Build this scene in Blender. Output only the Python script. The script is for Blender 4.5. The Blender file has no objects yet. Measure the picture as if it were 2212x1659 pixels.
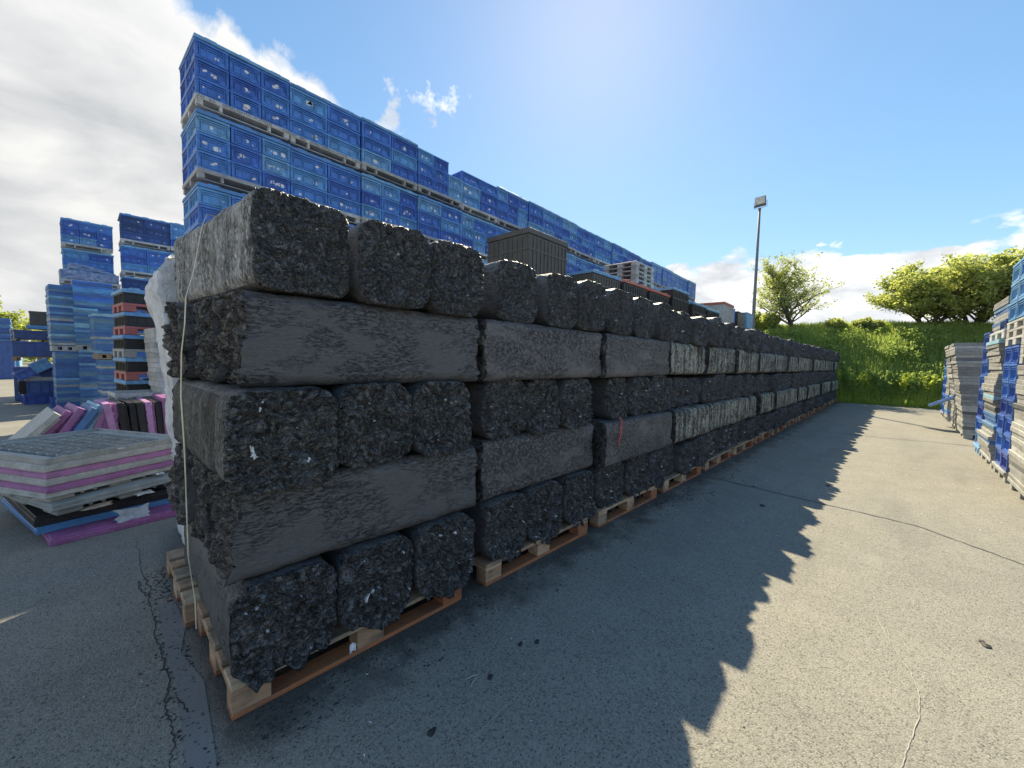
import bpy, math, random
import numpy as np
from mathutils import Vector, Matrix, noise

R = math.radians
rnd = random.Random(11)
SC = bpy.context.scene
COL = SC.collection

# ------------------------------------------------------------------ camera
cam = bpy.data.cameras.new("camera")
cam_o = bpy.data.objects.new("camera", cam)
COL.objects.link(cam_o)
cam.sensor_width = 36.0
cam.lens = 36.0 * 860 / 2212
cam.clip_end = 3000
cam.clip_start = 0.05
_d1 = Vector((834, 32.5, -860)).normalized()
_up = Vector((1, -0.0225, 0)).cross(_d1)
_up = Vector((1, -0.0225, 0)).cross(_d1).normalized()
if _up.y < 0: _up = -_up
_lf = _up.cross(_d1)
cam_o.matrix_world = Matrix.Translation((0, 0, 1.5)) @ Matrix((_d1, _lf, _up)).to_4x4()
SC.camera = cam_o

# ------------------------------------------------------------------ sun, sky, exposure
SUN_AZ, SUN_EL = 34.0, 40.2            # azimuth from +X towards +Y
sd = Vector((math.cos(R(SUN_AZ)) * math.cos(R(SUN_EL)), math.sin(R(SUN_AZ)) * math.cos(R(SUN_EL)), math.sin(R(SUN_EL))))
sun = bpy.data.lights.new("sun", 'SUN')
sun.energy = 4.7
sun.angle = R(0.5)
sun.color = (1.0, 0.87, 0.62)
sun_o = bpy.data.objects.new("sun", sun)
COL.objects.link(sun_o)
sun_o.rotation_euler = sd.to_track_quat('Z', 'Y').to_euler()
sun_o.location = (0, 0, 30)

SC.view_settings.view_transform = 'Standard'
SC.view_settings.look = 'None'
SC.view_settings.gamma = 1.0
SC.view_settings.use_curve_mapping = False
SC.view_settings.exposure = 0.93

W = bpy.data.worlds.new("World")
SC.world = W
W.use_nodes = True


class NT:
    """tiny node-tree writer"""
    def __init__(s, nt):
        s.nt = nt
    def n(s, t, ins=None, **kw):
        nd = s.nt.nodes.new(t)
        for k, v in kw.items():
            setattr(nd, k, v)
        if ins:
            for k, v in ins.items():
                s.put(nd.inputs[k], v)
        return nd
    def put(s, sock, v):
        if isinstance(v, bpy.types.NodeSocket):
            s.nt.links.new(v, sock)
        elif isinstance(v, bpy.types.Node):
            s.nt.links.new(v.outputs[0], sock)
        else:
            sock.default_value = v
    def math(s, op, a, b=0.0, c=0.0, clamp=False):
        nd = s.nt.nodes.new('ShaderNodeMath'); nd.operation = op; nd.use_clamp = clamp
        s.put(nd.inputs[0], a); s.put(nd.inputs[1], b); s.put(nd.inputs[2], c)
        return nd.outputs[0]
    def vmath(s, op, a, b=None):
        nd = s.nt.nodes.new('ShaderNodeVectorMath'); nd.operation = op
        s.put(nd.inputs[0], a)
        if b is not None:
            s.put(nd.inputs[1] if op != 'SCALE' else nd.inputs[3], b)
        return nd
    def noise(s, vec, scale, detail=3.0, rough=0.5, dist=0.0):
        nd = s.n('ShaderNodeTexNoise', {'Scale': scale, 'Detail': detail, 'Roughness': rough, 'Distortion': dist})
        if vec is not None: s.put(nd.inputs['Vector'], vec)
        return nd
    def vor(s, vec, scale, feature='F1', rand=1.0):
        nd = s.n('ShaderNodeTexVoronoi', {'Scale': scale, 'Randomness': rand}, feature=feature)
        if vec is not None: s.put(nd.inputs['Vector'], vec)
        return nd
    def ramp(s, fac, stops, interp='LINEAR'):
        nd = s.nt.nodes.new('ShaderNodeValToRGB')
        cr = nd.color_ramp; cr.interpolation = interp
        while len(cr.elements) < len(stops): cr.elements.new(0.5)
        for e, (p, c) in zip(cr.elements, stops):
            e.position = p
            e.color = (c, c, c, 1) if isinstance(c, (int, float)) else (c[0], c[1], c[2], 1)
        s.put(nd.inputs[0], fac)
        return nd.outputs[0]
    def mix(s, fac, a, b, mode='MIX'):
        nd = s.nt.nodes.new('ShaderNodeMix'); nd.data_type = 'RGBA'; nd.blend_type = mode
        s.put(nd.inputs[0], fac)
        for i, v in ((6, a), (7, b)):
            if isinstance(v, (tuple, list)) and len(v) == 3: v = (*v, 1)
            s.put(nd.inputs[i], v)
        return nd.outputs[2]
    def maprange(s, v, a, b, c=0.0, d=1.0):
        nd = s.n('ShaderNodeMapRange', {1: a, 2: b, 3: c, 4: d}); s.put(nd.inputs[0], v)
        return nd.outputs[0]


w = NT(W.node_tree)
W.node_tree.nodes.clear()
sky = w.n('ShaderNodeTexSky', sky_type='NISHITA', sun_disc=False, sun_elevation=R(SUN_EL),
          sun_rotation=R(90 - SUN_AZ), altitude=0, air_density=1.0, dust_density=0.15, ozone_density=1.5)
tc = w.n('ShaderNodeTexCoord')
dirv = tc.outputs['Generated']
sep = w.n('ShaderNodeSeparateXYZ', {0: dirv})
dz = w.math('MAXIMUM', sep.outputs[2], 0.0)
den = w.math('ADD', dz, 0.16)
px_ = w.math('DIVIDE', sep.outputs[0], den)
py_ = w.math('DIVIDE', sep.outputs[1], den)
pv = w.n('ShaderNodeCombineXYZ', {0: px_, 1: py_, 2: 0.0})
big = w.noise(pv, 1.6, 7.0, 0.58, 0.35)
fine = w.noise(pv, 5.5, 8.0, 0.62, 0.3)
# bank of cloud over the left: a half space of directions with a ragged edge
dl = w.vmath('DOT_PRODUCT', dirv, (-0.314, 0.572, -0.758)).outputs[1]
nb0 = w.noise(dirv, 7.0, 9.0, 0.60, 0.2)
vb = w.vor(w.vmath('ADD', dirv, w.vmath('SCALE', nb0.outputs['Color'], 0.10).outputs[0]).outputs[0], 13.0, 'F1')
nb = w.n('ShaderNodeMath', {0: nb0.outputs[0], 1: w.math('MULTIPLY', vb.outputs[0], -0.35)}, operation='ADD')
edge = w.math('ADD', dl, w.math('MULTIPLY', w.math('SUBTRACT', nb.outputs[0], 0.30), 0.20))
mleft = w.maprange(edge, -0.012, 0.022)
# cumulus band low in the sky
ns = w.vmath('MULTIPLY', dirv, (1.0, 1.0, 2.2)).outputs[0]
nc0 = w.noise(ns, 7.5, 9.0, 0.6, 0.1)
vc_ = w.vor(w.vmath('ADD', ns, w.vmath('SCALE', nc0.outputs['Color'], 0.08).outputs[0]).outputs[0], 12.0, 'F1')
nc = w.n('ShaderNodeMath', {0: nc0.outputs[0], 1: w.math('MULTIPLY', vc_.outputs[0], -0.40)}, operation='ADD')
el_edge = w.math('ADD', w.math('SUBTRACT', 0.243, sep.outputs[2]), w.math('MULTIPLY', w.math('SUBTRACT', nc.outputs[0], 0.36), 0.18))
mlow = w.maprange(el_edge, 0.0, 0.016)
# a few torn wisps
def wisp(d, r, scale=22.0):
    dist = w.vmath('DISTANCE', dirv, d).outputs[1]
    nn = w.noise(dirv, scale, 6.0, 0.6)
    v = w.math('SUBTRACT', w.math('MULTIPLY', w.math('SUBTRACT', nn.outputs[0], 0.38), 1.4), w.math('DIVIDE', dist, r * 3))
    return w.maprange(v, 0.0, 0.16)
ws = wisp((0.417, 0.747, 0.518), 0.035)
ws = w.math('MAXIMUM', ws, wisp((0.504, 0.697, 0.51), 0.06))
ws = w.math('MAXIMUM', ws, wisp((0.42, 0.771, 0.479), 0.035))
cl = w.math('MAXIMUM', w.math('MAXIMUM', mleft, mlow), w.math('MULTIPLY', ws, 0.7))
# brightness of the clouds: streaky greys, brighter rims
st = w.noise(w.vmath('MULTIPLY', dirv, (2.0, 2.0, 4.5)).outputs[0], 2.1, 7.0, 0.55, 0.3)
body = w.ramp(st.outputs[0], [(0.28, (0.42, 0.44, 0.46)), (0.47, (0.58, 0.59, 0.60)), (0.64, (0.76, 0.76, 0.74))])
rim = w.maprange(edge, 0.30, 0.0)
bodyl = w.mix(w.math('MULTIPLY', rim, 0.75), body, (0.86, 0.86, 0.85))
st2 = w.noise(ns, 7.0, 7.0, 0.6, 0.2)
bodyr = w.ramp(st2.outputs[0], [(0.34, (0.50, 0.53, 0.57)), (0.50, (0.74, 0.76, 0.78)), (0.60, (1.0, 1.0, 0.99))])
bcol = w.mix(mleft, bodyr, bodyl)
lum = w.vmath('DOT_PRODUCT', sky.outputs[0], (0.25, 0.5, 0.25)).outputs[1]
soft = w.math('DIVIDE', 1.34, w.math('ADD', 1.0, w.math('MULTIPLY', lum, 0.11)))
skc = w.vmath('SCALE', sky.outputs[0], soft).outputs[0]
skh = w.n('ShaderNodeHueSaturation', {'Hue': 0.491, 'Saturation': 1.10, 'Value': 1.0, 'Fac': 1.0, 'Color': skc})
bg = w.n('ShaderNodeBackground', {'Color': skh.outputs[0], 'Strength': 0.093})
bgc = w.n('ShaderNodeBackground', {'Color': bcol, 'Strength': 0.66})
mx = w.n('ShaderNodeMixShader', {0: cl, 1: bg.outputs[0], 2: bgc.outputs[0]})
w.n('ShaderNodeOutputWorld', {0: mx.outputs[0]})


# ------------------------------------------------------------------ helpers
class MB:
    """collects boxes, quads and tubes into one mesh"""
    def __init__(s):
        s.v = []; s.f = []; s.m = []
    def add(s, vs, fs, mi=0):
        o = len(s.v)
        s.v += [tuple(v) for v in vs]
        s.f += [tuple(i + o for i in f) for f in fs]
        s.m += [mi] * len(fs)
    def box(s, x0, x1, y0, y1, z0, z1, mi=0, M=None):
        vs = [Vector((x, y, z)) for z in (z0, z1) for y in (y0, y1) for x in (x0, x1)]
        if M is not None: vs = [M @ v for v in vs]
        s.add(vs, [(0, 2, 3, 1), (4, 5, 7, 6), (0, 1, 5, 4), (2, 6, 7, 3), (0, 4, 6, 2), (1, 3, 7, 5)], mi)
    def bbox(s, x0, x1, y0, y1, z0, z1, b=0.006, mi=0, M=None):
        """box with chamfered vertical and horizontal edges"""
        X = (x0, x1); Y = (y0, y1); Z = (z0, z1)
        vs = []; idx = {}
        for i in (0, 1):
            for j in (0, 1):
                for k in (0, 1):
                    sx = b if i == 0 else -b; sy = b if j == 0 else -b; sz = b if k == 0 else -b
                    for a in range(3):
                        p = [X[i] + sx, Y[j] + sy, Z[k] + sz]
                        p[a] = (X[i], Y[j], Z[k])[a]
                        idx[(i, j, k, a)] = len(vs); vs.append(Vector(p))
        if M is not None: vs = [M @ v for v in vs]
        I = idx; fs = []
        q = lambda *k: fs.append(tuple(I[t] for t in k))
        q((0,0,0,0),(0,0,1,0),(0,1,1,0),(0,1,0,0)); q((1,0,0,0),(1,1,0,0),(1,1,1,0),(1,0,1,0))
        q((0,0,0,1),(1,0,0,1),(1,0,1,1),(0,0,1,1)); q((0,1,0,1),(0,1,1,1),(1,1,1,1),(1,1,0,1))
        q((0,0,0,2),(0,1,0,2),(1,1,0,2),(1,0,0,2)); q((0,0,1,2),(1,0,1,2),(1,1,1,2),(0,1,1,2))
        for k in (0, 1):
            for j in (0, 1):
                q((0,j,k,1),(1,j,k,1),(1,j,k,2),(0,j,k,2))
            for i in (0, 1):
                q((i,0,k,0),(i,1,k,0),(i,1,k,2),(i,0,k,2))
        for i in (0, 1):
            for j in (0, 1):
                q((i,j,0,0),(i,j,1,0),(i,j,1,1),(i,j,0,1))
                for k in (0, 1):
                    q((i,j,k,0),(i,j,k,1),(i,j,k,2))
        s.add(vs, fs, mi)
    def tube(s, pts, rad, n=6, mi=0, cap=True):
        pts = [Vector(p) for p in pts]
        rings = []
        for i, p in enumerate(pts):
            d = (pts[min(i + 1, len(pts) - 1)] - pts[max(i - 1, 0)]).normalized()
            a = d.orthogonal().normalized() if i == 0 else (a - d * a.dot(d)).normalized()
            b = d.cross(a)
            r = rad[i] if isinstance(rad, (list, tuple)) else rad
            rings.append([p + (a * math.cos(t) + b * math.sin(t)) * r for t in [2 * math.pi * k / n for k in range(n)]])
        vs = [v for r in rings for v in r]; fs = []
        for i in range(len(pts) - 1):
            for k in range(n):
                fs.append((i * n + k, i * n + (k + 1) % n, (i + 1) * n + (k + 1) % n, (i + 1) * n + k))
        if cap:
            fs.append(tuple(range(n - 1, -1, -1))); fs.append(tuple((len(pts) - 1) * n + k for k in range(n)))
        s.add(vs, fs, mi)
    def mesh(s, name, mats, smooth=False, fixn=False):
        me = bpy.data.meshes.new(name)
        me.from_pydata(s.v, [], s.f)
        for m in (mats if isinstance(mats, (list, tuple)) else [mats]): me.materials.append(m)
        me.polygons.foreach_set('material_index', s.m)
        if smooth: me.polygons.foreach_set('use_smooth', [True] * len(s.f))
        if fixn:
            import bmesh
            bm = bmesh.new(); bm.from_mesh(me)
            bmesh.ops.recalc_face_normals(bm, faces=bm.faces[:]); bm.to_mesh(me); bm.free()
        me.update()
        return me


def link(name, me, parent=None, loc=None, rot=None, scale=None):
    o = bpy.data.objects.new(name, me)
    COL.objects.link(o)
    if parent is not None: o.parent = parent
    if loc is not None: o.location = loc
    if rot is not None: o.rotation_euler = rot
    if scale is not None: o.scale = scale
    return o


def tag(o, label=None, cat=None, group=None, kind=None):
    if label:
        o['label'] = label
        if len(label.split()) > 16: print('LONG', label)
    if cat: o['category'] = cat
    if group: o['group'] = group
    if kind: o['kind'] = kind
    return o


def copy_tree(o, parent=None):
    c = o.copy(); COL.objects.link(c); c.parent = parent
    for ch in o.children: copy_tree(ch, c)
    return c


ORD = ['first', 'second', 'third', 'fourth', 'fifth', 'sixth', 'seventh', 'eighth', 'ninth', 'tenth', 'eleventh', 'twelfth',
       'thirteenth', 'fourteenth', 'fifteenth', 'sixteenth', 'seventeenth', 'eighteenth', 'nineteenth', 'twentieth']
def ordw(i):
    """1 -> first, 27 -> twenty-seventh"""
    if i <= 20: return ORD[i - 1]
    t = {2: 'twenty', 3: 'thirty', 4: 'forty', 5: 'fifty'}[i // 10]
    return (t[:-1] + 'ieth') if i % 10 == 0 else t + '-' + ORD[i % 10 - 1]


# ------------------------------------------------------------------ materials
def newmat(name):
    m = bpy.data.materials.new(name); m.use_nodes = True
    t = NT(m.node_tree); m.node_tree.nodes.clear()
    b = t.n('ShaderNodeBsdfPrincipled'); o = t.n('ShaderNodeOutputMaterial', {0: b.outputs[0]})
    return m, t, b, o


def objcoord(t, rand=True, scale=7.3):
    tcn = t.n('ShaderNodeTexCoord')
    if not rand: return tcn.outputs['Object']
    oi = t.n('ShaderNodeObjectInfo')
    off = t.math('MULTIPLY', oi.outputs['Random'], scale * 3.7)
    return t.vmath('ADD', tcn.outputs['Object'], t.n('ShaderNodeCombineXYZ', {0: off, 1: off, 2: t.math('MULTIPLY', off, 0.7)}).outputs[0]).outputs[0]


def bump(t, b, h, strength, dist):
    bn = t.n('ShaderNodeBump', {'Strength': strength, 'Distance': dist, 'Height': h})
    t.put(b.inputs['Normal'], bn.outputs[0]); return bn


def plastic(name, cols, rough=0.45, dirt=0.25, dirtcol=(0.16, 0.17, 0.17), fade=None):
    """moulded plastic; one of several shades per object, scuffed and dusty"""
    m, t, b, o = newmat(name)
    oi = t.n('ShaderNodeObjectInfo')
    n = len(cols)
    base = t.ramp(oi.outputs['Random'], [(i / n, c) for i, c in enumerate(cols)], 'CONSTANT') if n > 1 else None
    if base is None:
        rgb = t.n('ShaderNodeRGB'); rgb.outputs[0].default_value = (*cols[0], 1); base = rgb.outputs[0]
    oc = objcoord(t)
    n1 = t.noise(oc, 6.0, 5.0, 0.6)
    n2 = t.noise(oc, 34.0, 5.0, 0.65)
    sc = t.noise(t.vmath('MULTIPLY', oc, (1, 1, 0.25)).outputs[0], 22.0, 4.0, 0.7)
    hsv = t.n('ShaderNodeHueSaturation', {'Hue': 0.5, 'Saturation': 0.95, 'Value': t.maprange(n1.outputs[0], 0.3, 0.7, 0.75, 1.3), 'Fac': 1.0, 'Color': base})
    dm = t.math('MULTIPLY', t.math('MAXIMUM', t.maprange(n2.outputs[0], 0.48, 0.75), t.maprange(sc.outputs[0], 0.55, 0.78)), dirt * 1.7, clamp=True)
    c = t.mix(dm, hsv.outputs[0], dirtcol)
    t.put(b.inputs['Base Color'], c)
    t.put(b.inputs['Roughness'], t.maprange(n1.outputs[0], 0.2, 0.8, rough - 0.08, rough + 0.2))
    bump(t, b, n2.outputs[0], 0.25, 0.004)
    return m


BLUES = [(0.040, 0.175, 0.58), (0.055, 0.23, 0.64), (0.030, 0.125, 0.50), (0.09, 0.31, 0.64), (0.045, 0.19, 0.61), (0.14, 0.36, 0.64), (0.036, 0.15, 0.55)]
M_blue = plastic('blue_plastic', BLUES, 0.42, 0.07, (0.22, 0.32, 0.45))
M_bA = plastic('mid_blue_plastic', [(0.04, 0.15, 0.48)], 0.45, 0.13, (0.22, 0.30, 0.38))
M_bB = plastic('faded_blue_plastic', [(0.10, 0.25, 0.50)], 0.45, 0.13, (0.22, 0.30, 0.38))
M_blue_dark = plastic('dark_blue_plastic', [(0.025, 0.08, 0.27), (0.03, 0.10, 0.34), (0.02, 0.065, 0.22)], 0.42, 0.15)
M_blue_vivid = plastic('vivid_blue_plastic', [(0.035, 0.085, 0.38), (0.05, 0.13, 0.44)], 0.35, 0.12, (0.3, 0.33, 0.4))
M_lblue = plastic('pale_blue_plastic', [(0.18, 0.42, 0.62), (0.26, 0.50, 0.62), (0.15, 0.36, 0.62)], 0.5, 0.2, (0.3, 0.36, 0.38))
M_blue_lid = plastic('worn_blue_plastic', [(0.055, 0.18, 0.42), (0.075, 0.22, 0.40), (0.035, 0.12, 0.36), (0.14, 0.26, 0.36), (0.045, 0.16, 0.40)], 0.5, 0.3, (0.2, 0.26, 0.3))
M_grey = plastic('grey_plastic', [(0.42, 0.43, 0.41), (0.48, 0.49, 0.46), (0.36, 0.37, 0.35), (0.44, 0.44, 0.41)], 0.55, 0.3, (0.16, 0.16, 0.15))
M_grey_dk = plastic('dark_grey_plastic', [(0.10, 0.11, 0.11), (0.14, 0.15, 0.15)], 0.5, 0.25, (0.25, 0.25, 0.24))
M_white = plastic('white_grey_plastic', [(0.50, 0.51, 0.49), (0.56, 0.56, 0.54)], 0.5, 0.3, (0.25, 0.24, 0.21))
M_black = plastic('black_plastic', [(0.014, 0.015, 0.017), (0.02, 0.021, 0.022)], 0.4, 0.2, (0.10, 0.10, 0.10))
M_brown = plastic('brown_black_plastic', [(0.10, 0.095, 0.082)], 0.5, 0.2, (0.2, 0.19, 0.17))  # base lightened: lens veil over the large container put into the colour
M_purple = plastic('purple_plastic', [(0.36, 0.12, 0.33), (0.44, 0.18, 0.40), (0.30, 0.08, 0.27), (0.48, 0.22, 0.44)], 0.55, 0.5, (0.30, 0.24, 0.29))
M_red = plastic('faded_red_plastic', [(0.40, 0.10, 0.09), (0.46, 0.13, 0.11)], 0.5, 0.28, (0.33, 0.22, 0.2))
M_orange = plastic('orange_red_plastic', [(0.50, 0.10, 0.045), (0.55, 0.15, 0.09)], 0.5, 0.22, (0.4, 0.3, 0.26))
M_paper = plastic('label_paper', [(0.82, 0.80, 0.80)], 0.7, 0.15, (0.45, 0.45, 0.5))
M_steel = plastic('galvanised_steel', [(0.34, 0.35, 0.36)], 0.45, 0.3, (0.2, 0.2, 0.19))
M_cream = plastic('cream_board', [(0.46, 0.38, 0.27), (0.52, 0.47, 0.40)], 0.6, 0.2, (0.3, 0.26, 0.2))
M_ink = plastic('black_ink', [(0.05, 0.05, 0.055)], 0.6, 0.1)
M_inkw = plastic('white_ink', [(0.5, 0.52, 0.53)], 0.6, 0.1)


def mat_wood(name, cols):
    m, t, b, o = newmat(name)
    oi = t.n('ShaderNodeObjectInfo'); n = len(cols)
    base = t.ramp(oi.outputs['Random'], [(i / n, c) for i, c in enumerate(cols)], 'CONSTANT')
    oc = objcoord(t)
    g = t.noise(t.vmath('MULTIPLY', oc, (3, 40, 40)).outputs[0], 1.6, 6.0, 0.65, 0.8)
    st = t.noise(oc, 9.0, 5.0, 0.6)
    c = t.mix(t.maprange(g.outputs[0], 0.4, 0.75, 0.0, 0.55), base, (0.10, 0.055, 0.03))
    c = t.mix(t.maprange(st.outputs[0], 0.45, 0.7, 0.0, 0.75), c, (0.10, 0.09, 0.075))
    t.put(b.inputs['Base Color'], c); b.inputs['Roughness'].default_value = 0.75
    bump(t, b, g.outputs[0], 0.5, 0.004)
    return m
M_wood = mat_wood('pallet_wood', [(0.58, 0.40, 0.24), (0.62, 0.48, 0.31), (0.46, 0.30, 0.18), (0.40, 0.31, 0.22)])
M_wood_red = mat_wood('stained_pallet_wood', [(0.40, 0.13, 0.05), (0.36, 0.15, 0.07), (0.44, 0.17, 0.07)])


def mat_bale_rough(name, c0, c1, flake=25.0):
    m, t, b, o = newmat(name)
    oc = objcoord(t)
    wn = t.noise(oc, 7.5, 4.0, 0.6)
    wv = t.vmath('SCALE', t.vmath('SUBTRACT', wn.outputs['Color'], (0.5, 0.5, 0.5)).outputs[0], 0.24).outputs[0]
    p = t.vmath('MULTIPLY', t.vmath('ADD', oc, wv).outputs[0], (0.7, 1.0, 1.5)).outputs[0]
    def plates(sc_):
        v = t.vor(p, sc_, 'F1')
        rel = t.vmath('SCALE', t.vmath('SUBTRACT', p, v.outputs['Position']).outputs[0], sc_).outputs[0]
        tl = t.vmath('SUBTRACT', v.outputs['Color'], (0.5, 0.5, 0.5)).outputs[0]
        return t.vmath('DOT_PRODUCT', rel, tl).outputs[1], v
    h1, v1 = plates(flake)
    h2, v2 = plates(flake * 2.4)
    fn = t.noise(p, 45.0, 8.0, 0.72, 0.6)
    e1 = t.vor(p, flake, 'DISTANCE_TO_EDGE')
    h = t.math('ADD', t.math('MULTIPLY', h1, 1.3), t.math('MULTIPLY', h2, 0.4))
    h = t.math('ADD', h, t.math('MULTIPLY', t.maprange(e1.outputs[0], 0.0, 0.13), 0.9))
    h = t.math('ADD', h, t.math('MULTIPLY', fn.outputs[0], 0.55))
    cell = t.n('ShaderNodeSeparateColor', {0: v1.outputs['Color']})
    cell2 = t.n('ShaderNodeSeparateColor', {0: v2.outputs['Color']})
    f = t.math('ADD', t.math('MULTIPLY', cell.outputs[0], 0.45), t.math('MULTIPLY', cell2.outputs[0], 0.20))
    f = t.math('MULTIPLY', f, t.maprange(fn.outputs[0], 0.32, 0.62, 0.45, 1.2), clamp=True)
    f = t.math('ADD', f, 0.06)
    rn = t.noise(oc, 3.0, 3.0, 0.5)
    tint = t.mix(t.maprange(rn.outputs[0], 0.4, 0.65), c1, (c1[0] * 1.05, c1[1] * 1.0, c1[2] * .95))
    col = t.mix(f, c0, tint)
    speck = t.math('GREATER_THAN', t.math('ADD', cell2.outputs[1], t.math('MULTIPLY', rn.outputs[0], 0.06)), 1.056)
    col = t.mix(t.math('MULTIPLY', speck, 0.55), col, (0.5, 0.5, 0.5))
    t.put(b.inputs['Base Color'], col)
    t.put(b.inputs['Roughness'], t.maprange(cell.outputs[1], 0, 1, 0.26, 0.55))
    bump(t, b, h, 1.0, 0.028)
    return m


def mat_bale_side(name, c0, c1, stretch=(0.55, 1, 2.0), rough=0.42, bd=0.010, tear=0.0):
    """pressed film side: glossy skin, fine lengthwise shreds, ragged torn patches"""
    m, t, b, o = newmat(name)
    oc = objcoord(t)
    st = t.vmath('MULTIPLY', oc, stretch).outputs[0]
    s1 = t.noise(st, 52.0, 9.0, 0.74, 0.8)
    s2 = t.noise(t.vmath('MULTIPLY', oc, (0.6, 1, 1.3)).outputs[0], 4.0, 5.0, 0.62, 0.4)
    s3 = t.noise(st, 95.0, 5.0, 0.7, 0.6)
    torn = t.math('MULTIPLY', t.maprange(s1.outputs[0], 0.51 - tear, 0.57 - tear), t.maprange(s2.outputs[0], 0.42 - tear * 2.5, 0.60 - tear * 2))
    h = t.math('SUBTRACT', t.math('MULTIPLY', s3.outputs[0], t.maprange(torn, 0, 1, 0.35, 1.3)), t.math('MULTIPLY', torn, 1.1))
    h = t.math('ADD', h, t.math('MULTIPLY', s1.outputs[0], 0.7))
    f = t.math('MULTIPLY', t.maprange(s1.outputs[0], 0.66, 0.34, 0.62, 1.0), t.maprange(s3.outputs[0], 0.3, 0.6, 0.8, 1.05))
    f = t.math('MULTIPLY', f, t.maprange(torn, 0, 1, 1.0, 0.45))
    t.put(b.inputs['Base Color'], t.mix(f, c0, c1))
    t.put(b.inputs['Roughness'], t.maprange(torn, 0, 1, rough, rough + 0.2))
    bump(t, b, h, 0.9, bd)
    return m


def mat_bale_banded(name, c0, c1, freq=13.0, cover=0.5):
    """dusty side with upright strap-like bands and pitted tears"""
    m, t, b, o = newmat(name)
    oc = objcoord(t)
    wv = t.noise(t.vmath('MULTIPLY', oc, (1, 1, 0.25)).outputs[0], 7.0, 3.0, 0.6)
    sx = t.n('ShaderNodeSeparateXYZ', {0: oc})
    ph = t.math('ADD', t.math('MULTIPLY', sx.outputs[0], freq * 2 * math.pi / 2), t.math('MULTIPLY', wv.outputs[0], 9.0))
    band = t.math('ADD', t.math('MULTIPLY', t.math('SINE', ph), 0.5), 0.5)
    pit = t.noise(t.vmath('MULTIPLY', oc, (1.5, 1.5, 0.9)).outputs[0], 30.0, 6.0, 0.72, 1.2)
    mid = t.noise(oc, 5.0, 3.0, 0.6)
    f = t.math('ADD', t.math('MULTIPLY', band, 0.35), t.math('MULTIPLY', t.maprange(pit.outputs[0], 0.40, 0.60), 0.75))
    f = t.math('ADD', f, t.maprange(mid.outputs[0], 0.3, 0.7, -0.35, 0.2), clamp=True)
    f = t.maprange(f, 0.75 - cover, 0.95)
    t.put(b.inputs['Base Color'], t.mix(f, c0, c1))
    b.inputs['Roughness'].default_value = 0.62
    h = t.math('ADD', t.math('MULTIPLY', band, 0.5), t.maprange(pit.outputs[0], 0.38, 0.6))
    bump(t, b, h, 0.8, 0.010)
    return m


M_bale_end = mat_bale_rough('bale_cut_end', (0.008, 0.008, 0.009), (0.335, 0.36, 0.375))
M_bale_end2 = mat_bale_rough('bale_cut_end_fine', (0.016, 0.016, 0.018), (0.36, 0.385, 0.41), 40.0)
M_bale_torn = mat_bale_rough('bale_torn_end', (0.007, 0.007, 0.007), (0.28, 0.28, 0.275), 20.0)
M_bale_side = mat_bale_side('bale_pressed_side', (0.014, 0.014, 0.015), (0.125, 0.129, 0.134))
M_bale_brown = mat_bale_side('bale_brownish_side', (0.014, 0.013, 0.014), (0.195, 0.187, 0.187), (0.9, 1, 1.1), 0.46, 0.020, 0.025)
M_bale_dusty = mat_bale_banded('bale_dusty_side', (0.014, 0.015, 0.015), (0.50, 0.51, 0.42), 13.0, 0.5)
M_bale_pitted = mat_bale_banded('bale_pitted_side', (0.02, 0.02, 0.02), (0.62, 0.62, 0.60), 6.0, 0.74)
M_bale_pitted2 = mat_bale_banded('bale_pitted_dark_side', (0.015, 0.015, 0.015), (0.22, 0.22, 0.205), 7.0, 0.5)
M_scrap = plastic('scrap_film', [(0.68, 0.70, 0.72), (0.6, 0.62, 0.65)], 0.5, 0.1)

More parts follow.
